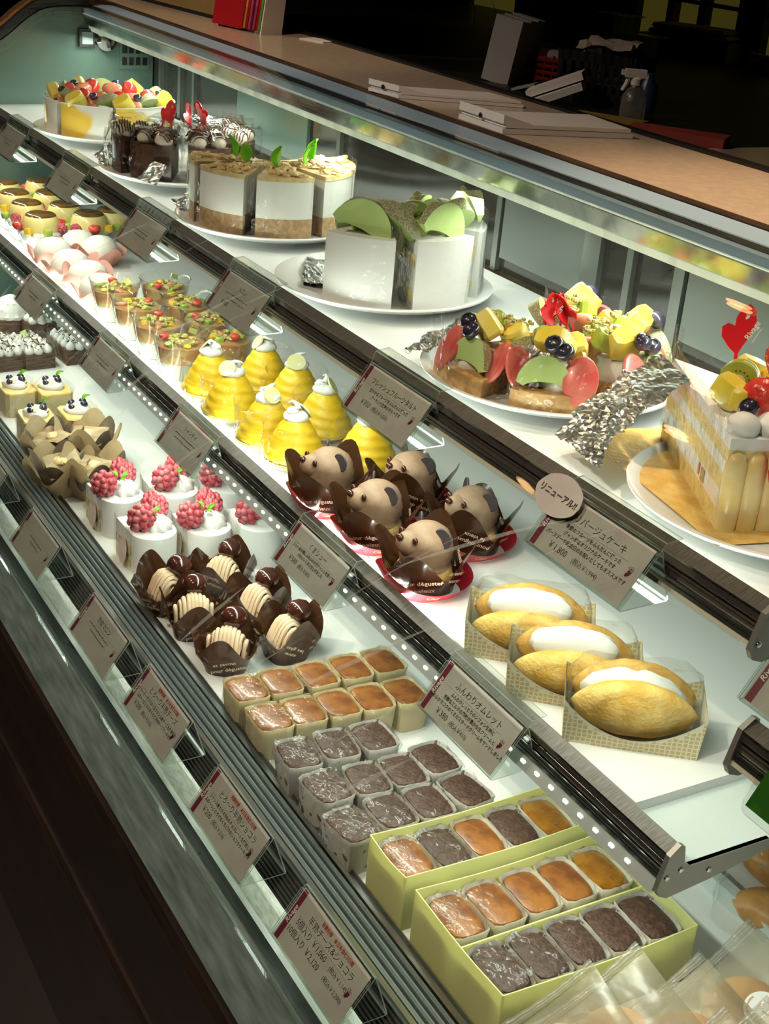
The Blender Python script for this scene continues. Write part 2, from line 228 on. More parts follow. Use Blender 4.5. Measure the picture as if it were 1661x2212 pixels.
# ------------------------------------------------------------------ mesh helpers
class MB:
    def __init__(s): s.v = []; s.f = []; s.m = []
    def add(s, vs, fs, mi=0, M=None):
        b = len(s.v)
        for q in vs:
            q = Vector(q); s.v.append(M @ q if M else q)
        for f in fs: s.f.append([b + i for i in f]); s.m.append(mi)
        return s
    def box(s, x0, x1, y0, y1, z0, z1, mi=0, M=None):
        vs = [(x, y, z) for z in (z0, z1) for y in (y0, y1) for x in (x0, x1)]
        return s.add(vs, [(0, 2, 3, 1), (4, 5, 7, 6), (0, 1, 5, 4), (2, 6, 7, 3), (0, 4, 6, 2), (1, 3, 7, 5)], mi, M)
    def extr(s, prof, x0, x1, mi=0, M=None, close=True):
        """profile of (y, z) points swept along x"""
        n = len(prof); vs = [(x0, y, z) for y, z in prof] + [(x1, y, z) for y, z in prof]
        fs = [(i, (i + 1) % n, (i + 1) % n + n, i + n) for i in range(n if close else n - 1)]
        if close: fs += [tuple(range(n - 1, -1, -1)), tuple(range(n, 2 * n))]
        if isinstance(mi, (list, tuple)):
            s.add(vs, fs, 0, M); k = len(fs); s.m[-k:] = [mi[i] if i < len(mi) else mi[0] for i in range(k)]; return s
        return s.add(vs, fs, mi, M)
    def prism(s, pts, z0, z1, mi=0, M=None):
        n = len(pts); vs = [(x, y, z0) for x, y in pts] + [(x, y, z1) for x, y in pts]
        return s.add(vs, [(i, (i + 1) % n, (i + 1) % n + n, i + n) for i in range(n)] + [tuple(range(n - 1, -1, -1)), tuple(range(n, 2 * n))], mi, M)
    def lathe(s, prof, n=20, mi=0, M=None, e=2.0, ax=1, ay=1, cap=True, fn=None):
        """profile of (r, z); e > 2 squares the section off"""
        vs = []
        for k, (r, z) in enumerate(prof):
            for i in range(n):
                a = 2 * pi * i / n; c, q = cos(a), sin(a)
                d = (abs(c) ** e + abs(q) ** e) ** (-1 / e)
                rr = r * d * (fn(a, k) if fn else 1)
                vs.append((rr * c * ax, rr * q * ay, z))
        fs = [(k * n + i, k * n + (i + 1) % n, (k + 1) * n + (i + 1) % n, (k + 1) * n + i) for k in range(len(prof) - 1) for i in range(n)]
        if cap: fs += [tuple(range(n - 1, -1, -1)), tuple(range((len(prof) - 1) * n, len(prof) * n))]
        return s.add(vs, fs, mi, M)
    def tube(s, pts, r, n=7, mi=0, M=None, taper=None):
        pts = [Vector(p) for p in pts]; vs = []; up = Vector((0.13, 0.21, 1)).normalized()
        for k, p in enumerate(pts):
            t = (pts[min(k + 1, len(pts) - 1)] - pts[max(k - 1, 0)]).normalized()
            a = t.cross(up)
            if a.length < 1e-4: a = t.cross(Vector((1, 0, 0)))
            a.normalize(); b = t.cross(a); rr = r * (taper(k / (len(pts) - 1)) if taper else 1)
            for i in range(n): vs.append(p + a * rr * cos(2 * pi * i / n) + b * rr * sin(2 * pi * i / n))
        m = len(pts)
        fs = [(k * n + i, (k + 1) * n + i, (k + 1) * n + (i + 1) % n, k * n + (i + 1) % n) for k in range(m - 1) for i in range(n)]
        fs += [tuple(range(n)), tuple(range(m * n - 1, (m - 1) * n - 1, -1))]
        return s.add(vs, fs, mi, M)
    def blob(s, c, r, mi=0, seed=0, amp=0.0, freq=3.0, nu=14, nv=9, M=None):
        if not hasattr(r, '__len__'): r = (r, r, r)
        rn = random.Random(seed); ph = [rn.uniform(0, 6.28) for _ in range(6)]
        def k(a, b): return 1 + amp * (sin(freq * a + ph[0]) * cos(2 * b + ph[1]) + 0.6 * sin(2 * freq * a + ph[2] + 3 * b))
        vs = [(c[0], c[1], c[2] - r[2])]
        for j in range(1, nv):
            b = -pi / 2 + pi * j / nv
            for i in range(nu):
                a = 2 * pi * i / nu; q = k(a, b); vs.append((c[0] + r[0] * q * cos(b) * cos(a), c[1] + r[1] * q * cos(b) * sin(a), c[2] + r[2] * q * sin(b)))
        vs.append((c[0], c[1], c[2] + r[2])); fs = [(0, 1 + (i + 1) % nu, 1 + i) for i in range(nu)]
        for j in range(nv - 2):
            o = 1 + j * nu; fs += [(o + i, o + (i + 1) % nu, o + nu + (i + 1) % nu, o + nu + i) for i in range(nu)]
        o = 1 + (nv - 2) * nu; fs += [(o + i, o + (i + 1) % nu, len(vs) - 1) for i in range(nu)]
        return s.add(vs, fs, mi, M)
    def sheet(s, fn, nu, nv, mi=0, M=None, wrap=False):
        vs = [fn(i / nu, j / nv) for j in range(nv + 1) for i in range(nu + (0 if wrap else 1))]; q = nu if wrap else nu + 1
        fs = [(j * q + i, j * q + (i + 1) % q, (j + 1) * q + (i + 1) % q, (j + 1) * q + i) for j in range(nv) for i in range(nu)]
        return s.add(vs, fs, mi, M)
    def text(s, body, size, M, mi=0, align='LEFT', bold=0.0, shear=0.0, sx=1.0):
        vs, fs, wd = glyphs(body, bold)
        off = {'LEFT': 0, 'CENTER': -wd / 2, 'RIGHT': -wd}[align]
        return s.add([((x + off + shear * y) * size * sx, y * size, 0) for x, y in vs], fs, mi, M)
    def mesh(s, name, mats, smooth=30):
        me = bpy.data.meshes.new(name); me.from_pydata([tuple(v) for v in s.v], [], s.f)
        for q in (mats if isinstance(mats, (list, tuple)) else [mats]): me.materials.append(MATS[q])
        me.polygons.foreach_set('material_index', s.m); me.update()
        if smooth:
            me.polygons.foreach_set('use_smooth', [True] * len(me.polygons)); me.set_sharp_from_angle(angle=R(smooth))
        return me
GL = {}
def glyphs(body, bold=0.0):
    k = (body, bold)
    if k not in GL:
        cu = bpy.data.curves.new('glyphs', 'FONT'); cu.body = body; cu.size = 1.0; cu.offset = bold; cu.resolution_u = 2
        ob = bpy.data.objects.new('glyphs', cu); me = ob.to_mesh()
        vs = [(v.co.x, v.co.y) for v in me.vertices]; fs = [list(p.vertices) for p in me.polygons]
        wd = max((v[0] for v in vs), default=0); ob.to_mesh_clear(); bpy.data.objects.remove(ob); bpy.data.curves.remove(cu)
        GL[k] = (vs, fs, wd)
    return GL[k]
def T(x=0, y=0, z=0, rx=0, ry=0, rz=0, s=1.0):
    sc = Matrix.Diagonal((s, s, s, 1)) if not hasattr(s, '__len__') else Matrix.Diagonal((s[0], s[1], s[2], 1))
    return Matrix.Translation((x, y, z)) @ Euler((R(rx), R(ry), R(rz))).to_matrix().to_4x4() @ sc
def basis(o, u, v):
    u = Vector(u).normalized(); v = Vector(v); v = (v - u * v.dot(u)).normalized(); n = u.cross(v)
    M = Matrix((u, v, n)).transposed().to_4x4(); M.translation = o; return M

# ------------------------------------------------------------------ scene helpers
def thing(name, label, cat, loc=(0, 0, 0), rotz=0, group=None, scale=1.0):
    o = bpy.data.objects.new(name, None); COL.objects.link(o); o.empty_display_size = 0.02
    o.location = loc; o.rotation_euler = (0, 0, rotz); o.scale = (scale,) * 3 if not hasattr(scale, '__len__') else scale
    o['label'] = label; o['category'] = cat
    if group: o['group'] = group
    return o
def part(name, me, parent, M=None, label=None):
    o = bpy.data.objects.new(name, me); COL.objects.link(o)
    if parent: o.parent = parent
    if M: o.matrix_basis = M
    if label: o['label'] = label
    return o
def single(name, me, label, cat, M=None, group=None):
    o = part(name, me, None, M); o['label'] = label; o['category'] = cat
    if group: o['group'] = group
    return o
def struct(name, me, parent=None, M=None):
    o = part(name, me, parent, M)
    if not parent: o['kind'] = 'structure'
    return o
KIDS = {}
def kids(o): return [c for c in o.children]
def dup(root, loc, rotz, label, group=None, scale=None):
    r = root.copy(); COL.objects.link(r); r.location = loc; r.rotation_euler = (0, 0, rotz); r['label'] = label
    if group: r['group'] = group
    if scale: r.scale = (scale,) * 3 if not hasattr(scale, '__len__') else scale
    for ch in list(root.children):
        c = ch.copy(); COL.objects.link(c); c.parent = r
        for g in list(ch.children):
            d = g.copy(); COL.objects.link(d); d.parent = c
    return r
class Kind:
    """first place() moves the prototype itself, later ones copy it with its parts"""
    def __init__(s, root): s.root = root; s.used = False
    def place(s, loc, rotz, label, group=None, scale=None):
        if not s.used:
            s.used = True; o = s.root; o.location = loc; o.rotation_euler = (0, 0, rotz); o['label'] = label
            if group: o['group'] = group
            if scale: o.scale = (scale,) * 3 if not hasattr(scale, '__len__') else scale
            return o
        return dup(s.root, loc, rotz, label, group, scale)
ORD = ['first', 'second', 'third', 'fourth', 'fifth', 'sixth', 'seventh', 'eighth', 'ninth', 'tenth', 'eleventh']

ZD, ZM, ZU = 0.566, 0.80, 1.012
ZP = ZU + 0.022
# ------------------------------------------------------------------ the room
def box_mesh(name, m, *b): return MB().box(*b).mesh(name, m, 0)
struct('floor', box_mesh('floor', 'floor_tile', -7, 3, -3.2, 3.4, -0.1, 0.0))
struct('ceiling', box_mesh('ceiling', 'ceil_dark', -7, 3, -3.2, 3.4, 2.75, 2.85))
struct('wall_left', box_mesh('wall', 'wall_dark', -7.1, -7, -3.2, 3.4, 0, 2.75))
struct('wall_right', box_mesh('wall', 'wall_dark', 3, 3.1, -3.2, 3.4, 0, 2.75))
struct('wall_front', box_mesh('wall', 'wall_dark', -7, 3, -3.3, -3.2, 0, 2.75))
struct('wall_back', box_mesh('wall', 'wall_dark', -7, 3, 3.4, 3.5, 0, 2.75))

def clip_end(o): return o
# ------------------------------------------------------------------ the showcase
GLASS = [(0.440, 0.600), (0.462, 0.680), (0.490, 0.780), (0.530, 0.880), (0.585, 0.975), (0.650, 1.055), (0.715, 1.108), (0.785, 1.143), (0.838, 1.185), (0.878, 1.206), (0.938, 1.212), (0.966, 1.210)]
def smooth_path(p, n=4):
    out = []
    for i in range(len(p) - 1):
        a, b, c, d = p[max(i - 1, 0)], p[i], p[i + 1], p[min(i + 2, len(p) - 1)]
        for k in range(n):
            t = k / n
            out.append(tuple(0.5 * (2 * b[j] + (c[j] - a[j]) * t + (2 * a[j] - 5 * b[j] + 4 * c[j] - d[j]) * t * t + (3 * b[j] - a[j] - 3 * c[j] + d[j]) * t ** 3) for j in (0, 1)))
    out.append(p[-1]); return out
GP = smooth_path(GLASS)
def offset_path(p, d):
    out = []
    for i in range(len(p)):
        a, b = Vector(p[max(i - 1, 0)]), Vector(p[min(i + 1, len(p) - 1)]); t = (b - a).normalized(); out.append((p[i][0] + t.y * d, p[i][1] - t.x * d))
    return out
case = thing('display_case', 'long refrigerated cake showcase with curved front glass and steel sill', 'showcase', (0, 0, 0))
def cp(name, mb, mats, smooth=30, parent=None, label=None): return part(name, mb.mesh(name, mats, smooth), parent or case, None, label)
cp('base_cabinet', MB().extr([(0.425, 0.0), (1.24, 0.0), (1.24, 0.52), (0.425, 0.545)], X0 - 0.06, X1), 'wood_dark', 0, label='dark wooden base of the showcase')
cp('base_moulding', MB().extr([(0.417, 0.300), (0.425, 0.300), (0.425, 0.326), (0.421, 0.326), (0.417, 0.318)], X0 - 0.06, X1), 'wood_edge', 0)
cp('base_trim', MB().extr([(0.404, 0.530), (0.425, 0.530), (0.425, 0.546), (0.408, 0.546)], X0 - 0.06, X1), 'wood_edge', 0)
cp('front_sill', MB().extr([(0.440, 0.596), (0.4445, 0.593), (0.4195, 0.546), (0.414, 0.549)], X0 - 0.02, X1), 'steel_worn', 0, label='scratched steel sill along the bottom of the glass')
cp('sill_channel', MB().extr([(0.4445, 0.593), (0.4445, 0.560), (0.463, 0.560), (0.463, 0.589), (0.469, 0.589), (0.470, 0.572), (0.470, 0.552), (0.4195, 0.546)], X0, X1), ['steel'], 0)
cp('card_well', MB().extr([(0.470, 0.572), (0.505, 0.572), (0.505, 0.566), (0.470, 0.566)], X0, X1), 'steel_dull', 0, label='shiny steel channel where the price cards stand')
g = MB().extr([(0.505, 0.566), (0.527, 0.590), (0.529, 0.586), (0.509, 0.562)], X0, X1, 0)
for i in range(7):
    y = 0.5065 + i * 0.0029; z = 0.5695 + i * 0.0032
    g.extr([(y - 0.0008, z), (y, z + 0.0022), (y + 0.0012, z + 0.0012), (y + 0.0004, z - 0.001)], X0, X1, 1)
cp('air_grille', g, ['grille_dark', 'grille_bar'], 0, label='dark slotted air grille above the card channel')
cp('grille_cap', MB().extr([(0.527, 0.590), (0.529, 0.597), (0.537, 0.593), (0.537, 0.586)], X0, X1), 'steel', 0)
fin = MB()
for i in range(4):
    y = 0.541 + i * 0.0092; z = 0.586 - i * 0.0015
    fin.extr([(y, z - 0.012), (y + 0.001, z + 0.001), (y + 0.003, z + 0.003), (y + 0.0052, z + 0.002), (y + 0.0062, z - 0.003), (y + 0.0062, z - 0.012)], X0, X1)
fin.extr([(0.537, 0.566), (0.58, 0.560), (0.58, 0.568), (0.537, 0.574)], X0, X1)
cp('louvre_fins', fin, 'fin_blue', 25, label='blue grey metal louvre fins along the deck edge')
cp('deck_edge', MB().extr([(0.579, 0.548), (0.579, 0.580), (0.583, 0.581), (0.586, 0.572), (0.5905, 0.572), (0.592, 0.577), (0.5945, 0.575), (0.5945, 0.548)], X0, X1), 'steel', 0)
cp('deck', MB().box(X0, X1, 0.5945, 1.10, 0.55, ZD), 'white_board', 0, label='white bottom deck the cakes stand on')
for i in range(4): cp('deck_tray', MB().box(X0 + 0.02 + i * 0.58, X0 + 0.02 + i * 0.58 + 0.574, 0.60, 1.09, ZD - 0.004, ZD - 0.0005), 'shelf_tray', 0)
endp = [(y, z) for y, z in offset_path(GP, 0.004)] + [(1.02, 1.19), (1.11, 1.19), (1.11, 0.55), (0.44, 0.55)]
endw = cp('end_wall', MB().extr(endp, X0 - 0.02, X0), 'end_wall', 0, label='teal green inner end wall of the case')
seal = MB().extr([*GP, *reversed(offset_path(GP, -0.016))], X0 - 0.03, X0 + 0.006)
cp('end_seal', seal, 'seal', 0, label='black rubber seal following the curved glass')
cp('end_trim', MB().extr([*offset_path(GP, -0.016), *reversed(offset_path(GP, -0.024))], X0 - 0.03, X0), 'copper', 0)
f = MB().box(X0, X0 + 0.012, 0.945, 0.978, 1.130, 1.166, 0).box(X0 + 0.012, X0 + 0.014, 0.950, 0.973, 1.136, 1.160, 1)
fx = cp('lamp_socket', f, ['seal', 'socket_grey'], 0)
cp('lamp_cap', MB().lathe([(0.001, 0.0), (0.019, 0.001), (0.022, 0.005), (0.022, 0.022), (0.015, 0.028), (0.001, 0.030)], 24, 0, T(X0 + 0.002, 1.000, 1.146, 0, 90, 0)), 'chrome', 30, label='round chrome lamp end on the inner end wall')
h = MB().box(X0, X0 + 0.004, 1.035, 1.10, 1.085, 1.14, 0)
for i in range(4):
    for k in range(2): h.box(X0 + 0.004, X0 + 0.0055, 1.040 + i * 0.015, 1.050 + i * 0.015, 1.094 + k * 0.024, 1.110 + k * 0.024, 1)
cp('vent_plate', h, ['end_wall', 'black'], 0)
cp('canopy', MB().extr([(0.966, 1.2075), (0.972, 1.212), (1.028, 1.2105), (1.03, 1.17), (0.992, 1.166), (0.966, 1.176), (0.957, 1.196), (0.957, 1.2065)], X0 - 0.02, X1, [0, 1, 1, 1, 1, 2, 1, 1]), ['canopy_dark', 'canopy_grey', 'reflector'], 0, label='grey metal canopy with mirror reflector above the upper shelf')
cp('canopy_ridge', MB().extr([(0.9545, 1.1955), (0.9575, 1.1975), (0.9575, 1.194)], X0, X1), 'led_diffuser', 0, label='glowing edge of the canopy light')
cp('canopy_lamp', MB().extr([(0.968, 1.1735), (0.990, 1.165), (0.987, 1.157), (0.969, 1.162)], X0, X1), 'led_diffuser', 0, label='lit lamp strip under the canopy')
cp('canopy_reflector', MB().extr([(0.9575, 1.1945), (0.968, 1.1735), (0.966, 1.1725), (0.9555, 1.1935)], X0, X1), 'reflector', 0)
dm = MB().box(X0, X1, 1.112, 1.118, 0.56, 1.19)
cp('rear_doors', dm, 'door_glass', 0, label='dark sliding rear doors seen through the glass')
for px, wd in ((-2.894, .012), (-2.783, .014), (-2.707, .010), (-2.07, .012), (-1.586, .012), (-1.372, .034), (-1.296, .012), (-1.205, .018)):
    cp('door_stile', MB().box(px - wd / 2, px + wd / 2, 1.104, 1.112, ZU, 1.17), 'door_stile', 0)
for x0, x1, z1, mm in ((-2.49, -2.19, 1.16, 'end_wall'), (-1.575, -1.39, 1.16, 'back_panel'), (-1.19, -0.95, 1.16, 'back_panel')):
    cp('door_panel', MB().box(x0, x1, 1.106, 1.112, ZU + 0.02, z1), mm, 0)
cp('rear_wall', MB().box(X0, X1, 1.102, 1.112, 0.56, ZU - 0.012), 'back_panel', 0)
pane = MB().extr([*GP, *reversed(offset_path(GP, -0.005))], X0, X1)
cp('front_glass', pane, 'front_glass', 40, label='curved clear front glass with wiping streaks')

wm = MB(); rn = random.Random(11); inner = offset_path(GP, -0.0056)
def on_pane(x, k):      # a point on the inner face of the pane, k counts along the profile
    i = min(int(k), len(inner) - 2); f = k - i; a, b = inner[i], inner[i + 1]; return Vector((x, a[0] + (b[0] - a[0]) * f, a[1] + (b[1] - a[1]) * f))
for i in range(34):
    x, k0 = rn.uniform(-2.2, -0.75), rn.uniform(7, 20); ln = rn.uniform(2, 6); wd = rn.choice((.0007, .0009, .0014, .003, .005)); slp = rn.uniform(.018, .030)
    ps = [on_pane(x + slp * ln * t, k0 + ln * t) for t in [q / 6 for q in range(7)]]
    vs = []
    for q, p_ in enumerate(ps): e_ = wd * sin(pi * (q + .3) / 6.6); vs += [p_ - Vector((e_, 0, 0)), p_ + Vector((e_, 0, 0))]
    wm.add(vs, [(2 * q, 2 * q + 1, 2 * q + 3, 2 * q + 2) for q in range(6)])
o = cp('wipe_marks', wm, 'wipe_mark', 0, label='pale diagonal wiping streaks on the glass'); o['kind'] = 'stuff'
# rails and shelves: each shelf lifts out, so each is a thing of its own
def rail_profile(it, ot, lo, depth=0.012):
    """top strip from inner to outer, banded front down to lo; returns points and one material index per edge"""
    a, b = Vector(ot), Vector(lo); n = Vector((-(b - a).y, (b - a).x)).normalized()
    if n.x < 0: n = -n
    pts = [it, ot]; mi = [0]
    for t, dep, m in ((.06, 0, 3), (.08, .0015, 1), (.27, .0015, 1), (.30, 0, 3), (.33, .003, 2), (.42, .003, 2), (.44, .0012, 1), (.48, .003, 2), (.57, .003, 2), (.60, 0, 3), (.64, .0004, 4), (.72, .0004, 4), (.73, .0015, 2), (.75, .0015, 2), (.76, .0004, 4), (.86, .0004, 4), (.865, .0015, 2), (.88, .0015, 2), (.89, 0, 5)):
        p = a.lerp(b, t) + n * dep; pts.append((p.x, p.y)); mi.append(m)
    pts.append(lo); mi.append(5)
    pts.append((lo[0] + depth, lo[1] - 0.001)); mi.append(4); pts.append((it[0], it[1] - 0.012)); mi.append(4); mi.append(4)
    return pts, mi
RM = ['rail_top', 'rail_front', 'rail_groove', 'chrome', 'steel', 'cream_strip']
RM2 = ['rail_top', 'rail_front', 'rail_groove', 'chrome', 'steel', 'steel']
def shelf(name, label, it, ot, lo, zs, th, x0, x1, cap, mats, side=1, yb=1.095, board='white_board', led_reflections=False):
    s = thing(name, label, 'shelf', ((x0 + x1) / 2, it[0], zs)); o = Vector((-(x0 + x1) / 2, -it[0], -zs)); M = Matrix.Translation(o)
    def sp(n, mb, m, sm=0, lb=None): return part(n, mb.mesh(n, m, sm), s, M, lb)
    sp('shelf_board', MB().box(x0, x1, it[0] + 0.0005, yb, zs - th, zs), board)
    pr, mi = rail_profile(it, ot, lo)
    sp('front_rail', MB().extr(pr, x0, x1 - 0.004 if side > 0 else x1, mi), mats, 0, 'banded metal front rail')
    xe = x1 if side > 0 else x0
    c = MB().extr(cap, xe - 0.004, xe + 0.001)
    e = sp('end_cap', c, 'cap_metal', 0, 'grey metal end bracket with screws')
    for (y, z) in ((lo[0] + 0.004, lo[1] + 0.004), (lo[0] + 0.050, lo[1] - 0.002), (it[0] + 0.002, lo[1] + 0.008)):
        sc_ = MB().lathe([(0.0001, 0), (0.0028, 0.0002), (0.0024, 0.0012), (0.0001, 0.0016)], 12, 0, T(xe + 0.001, y, z, 0, 90, 0)).mesh('screw', 'chrome')
        q = part('screw', sc_, e)
    if led_reflections:
        d = MB(); k = 0; x = x0 + 0.02
        while x < x1 - 0.02:
            d.box(x, x + 0.005, lo[0] - 0.0045, lo[0] - 0.0018, lo[1] - 0.0066, lo[1] - 0.0038); x += 0.022
        sp('lower_lip', MB().extr([(lo[0] - 0.0005, lo[1] - 0.001), (lo[0] - 0.007, lo[1] - 0.011), (lo[0] - 0.005, lo[1] - 0.013), (lo[0] + 0.006, lo[1] - 0.006), (lo[0] + 0.006, lo[1] - 0.001)], x0, x1 - 0.004), 'lip_metal')
        q = sp('reflected_led_dots', d, 'led_reflection_dot', 0, 'row of small glowing dots imitating LED reflections along the lower lip'); q['kind'] = 'stuff'  # no lamps: glowing dots stand in for LEDs mirrored in the polished lip
    sp('light_strip', MB().box(x0 + 0.02, x1 - 0.02, lo[0] + 0.0065, lo[0] + 0.020, lo[1] - 0.006, lo[1] - 0.002), 'led_diffuser')
    return s
XS = -0.645
CAPM = [(0.702, 0.8125), (0.697, 0.815), (0.687, 0.806), (0.680, 0.776), (0.683, 0.768), (0.692, 0.763), (0.735, 0.768), (0.80, 0.779), (0.812, 0.785), (0.80, 0.790), (0.712, 0.790), (0.705, 0.795)]
CAPU = [(0.737, 1.034), (0.732, 1.036), (0.721, 1.028), (0.713, 0.998), (0.717, 0.990), (0.727, 0.986), (0.78, 0.992), (0.86, 1.002), (0.86, 1.010), (0.745, 1.011), (0.739, 1.016)]
up_shelf = shelf('upper_shelf', 'upper white shelf holding plates of cut cakes behind a dark metal rail', (0.735, 1.033), (0.722, 1.027), (0.716, 0.999), ZU, 0.008, X0, XS + 0.012, CAPU, RM)
mid_shelf = shelf('middle_shelf', 'middle white shelf holding puddings, lemon mounds and cream filled sponges', (0.700, 0.812), (0.688, 0.806), (0.684, 0.781), 0.790, 0.006, X0, XS, CAPM, RM2, board='shelf_tray', led_reflections=True)
CAPR = [(y - 0.028, z - 0.078) for y, z in CAPU]
rt_shelf = shelf('side_shelf', 'short white shelf of the next showcase section at the right edge', (0.707, 0.955), (0.694, 0.949), (0.688, 0.921), 0.935, 0.008, -0.606, X1, CAPR, RM, side=-1)
shelf('upper_shelf', 'upper shelf of the next section, beyond the right picture edge', (0.735, 1.033), (0.722, 1.027), (0.716, 0.999), ZU, 0.008, -0.598, X1, CAPU, RM, side=-1)
single('shelf_board_insert', MB().box(X0 + 0.01, -0.72, 0.714, 1.09, 0.7902, ZM).mesh('board', 'white_board', 0), 'thick white board lying on the middle shelf under its sweets', 'board')

# ------------------------------------------------------------------ counter behind the case
ct = thing('service_counter', 'beige stone service counter running behind the showcase', 'counter', (0, 1.14, 0))
OM = Matrix.Translation((0, -1.14, 0))
part('counter_slab', MB().box(-4.2, 1.0, 1.036, 1.250, 1.19, 1.215).mesh('slab', 'counter_top', 0), ct, OM)
part('front_edging', MB().extr([(1.0305, 1.190), (1.0305, 1.212), (1.033, 1.2155), (1.036, 1.215), (1.036, 1.190)], -4.2, 1.0).mesh('edging', 'counter_edge', 0), ct, OM, 'dark wooden front edge')
part('back_edging', MB().box(-4.2, 1.0, 1.250, 1.266, 1.185, 1.219).mesh('edging', 'black', 0), ct, OM, 'black back edge')
part('counter_body', MB().box(-4.2, 1.0, 1.245, 1.262, 0.0, 1.19).mesh('body', 'wood_dark', 0), ct, OM)
# ------------------------------------------------------------------ price cards
CW, CHT = 0.127, 0.0535
SL = Vector((0, 0.030, 0.0425)).normalized()
def grapes(mb, x, y, s, M, mi):
    for i, (a, b) in enumerate([(-.5, .9), (.2, .95), (.85, .7), (-.25, .35), (.45, .3), (-.55, -.2), (.1, -.25), (.6, -.3), (-.5, -.8), (0, -.85), (-.9, -.5), (-.95, -1.1), (-.55, -1.3)]):
        mb.add([(x + s * (.42 * a + .19 * cos(k * pi / 4)), y + s * (.38 * b - .15 + .19 * sin(k * pi / 4)), 0) for k in range(8)], [tuple(range(8))], mi, M)
    for a, b, r in ((-.2, .75, .34), (.25, .85, .30), (.02, .50, .26), (.45, .55, .22)):      # leaf outlines
        for k in range(12):
            t0, t1 = k * pi / 6, (k + 1) * pi / 6
            mb.add([(x + s * (a + q * cos(t)), y + s * (b + q * sin(t) * .8), 0) for q, t in ((r, t0), (r, t1), (r * .78, t1), (r * .78, t0))], [(0, 1, 2, 3)], mi, M)
def dashes(mb, u0, u1, v, M, mi, h=0.0016, rn=random.Random(3)):
    u = u0
    while u < u1:
        l = rn.uniform(0.0012, 0.0032); k = rn.uniform(-.0004, .0004)
        mb.add([(u, v + k, 0), (u + l, v + k, 0), (u + l, v + k + h * rn.uniform(.5, 1), 0), (u, v + k + h * rn.uniform(.3, 1), 0)], [(0, 1, 2, 3)], mi, M); u += l + rn.uniform(.0004, .0012)
def hold_mesh(wd, ht, hook):
    """folded clear holder: leaning front, lip over the top, back leg and base"""
    B, Tp = Vector((0, 0, 0)), SL * ht; Rr = Vector((0, 0.048, 0.001)); th = 0.0013; mb = MB()
    def plate(p, q, thick):
        d = (q - p).normalized(); n = Vector((0, -d.z, d.y)) * thick
        x0, x1 = -wd / 2, wd / 2
        vs = [(x, a.y, a.z) for x in (x0, x1) for a in (p, q, q + n, p + n)]
        mb.add(vs, [(0, 1, 5, 4), (2, 3, 7, 6)], 0); mb.add(vs, [(1, 2, 6, 5), (3, 0, 4, 7), (0, 3, 2, 1), (4, 5, 6, 7)], 1)
    plate(B, Tp, th); plate(Tp, Rr, th * .9); plate(Rr, B, th * .9)
    off = SL.cross(Vector((1, 0, 0))) * -0.0028
    nrm = Vector((0, -SL.z, SL.y)) * 0.0026
    plate(B + nrm, Tp * .93 + nrm, 0.0010)
    if hook:
        plate(Tp, Tp + Vector((0, 0.004, hook)), th); plate(Tp + Vector((0, 0.004, hook)), Tp + Vector((0, 0.020, hook + 0.002)), th)
    return mb.mesh('holder', ['acrylic', 'acrylic_edge'], 0)
HOLD = {h: hold_mesh(CW + 0.006, 0.0575, h) for h in (0, .006, .012)}
NRM = Vector((0, -SL.z, SL.y))
def price_card(x, y, z, label, title, lines, price, hook=0, red=None, far=False, group=None, tsize=0.0088, wide=1.0, tv=None):
    t = thing('price_card', label, 'price card', (x, y, z), 0, group)
    M0 = basis(Vector((-CW / 2, 0, 0)) + NRM * 0.0016 + SL * 0.002, (1, 0, 0), SL)
    hd = part('card_holder', HOLD[hook], t, None, 'clear acrylic card holder')
    pm = MB().box(0, CW, 0, CHT, 0, 0.0004, 0, M0)
    pp = part('card', pm.mesh('card', 'card_paper', 0), t, None, 'printed paper price card')
    part('band', MB().box(0.0015, 0.0085, 0.0005, CHT - 0.0005, 0.0004, 0.0005, 0, M0).mesh('band', 'maroon', 0), pp, None, 'dark red stripe on the card')
    mb = MB(); Mi = M0 @ Matrix.Translation((0, 0, 0.0006))
    mb.text('Rivage', 0.0072, Mi @ T(0.0073, 0.018, 0, 0, 0, 90), 2, 'LEFT', 0.012, 0.2)
    grapes(mb, CW - 0.011, CHT * 0.50, 0.0052, Mi, 1)
    mx = CW / 2 + 0.002
    if red: mb.text(red, 0.0047, Mi @ T(mx + 0.008, CHT - 0.0085, 0), 3, 'CENTER', 0.03)
    tv = tv or (CHT - 0.018 if red else CHT - 0.0165)
    if title: mb.text(title, tsize, Mi @ T(mx + (0.004 if red else 0), tv, 0), 0, 'CENTER', 0.0 if tsize > .008 else .01)
    for k in range(46):
        u = 0.016 + k * 0.0021
        if u < CW - 0.018: mb.box(u, u + 0.0012, tv - 0.0032, tv - 0.0029, 0, 0.0001, 0, Mi)
    v = tv - 0.0085
    for ln in lines:
        if isinstance(ln, str): mb.text(ln, 0.0047, Mi @ T(mx, v, 0), 0, 'CENTER', 0.022)
        else: dashes(mb, ln[0], ln[1], v, Mi, 0)
        v -= 0.0062
    if price:
        for a, b, q in price:
            if b: mb.text(a, 0.0086 * q, Mi @ T(b, v - 0.0035 if q >= 1 else v - 0.0035, 0), 0, 'LEFT', 0.0, 0, 0.95)
            else: v -= q
    part('lettering', mb.mesh('lettering', ['ink', 'maroon', 'ink_white', 'ink_red'], 0), pp)
    return t
RED = '消費期限　本日を含む3日間'
KATA = {}
yA, zA = 0.464, 0.602
def pr(a, b, u=0.022): return [(a, u, 1.0), (b, u + 0.0069 * 0.95 * len(a) * .72 + 0.006, 0.72)]
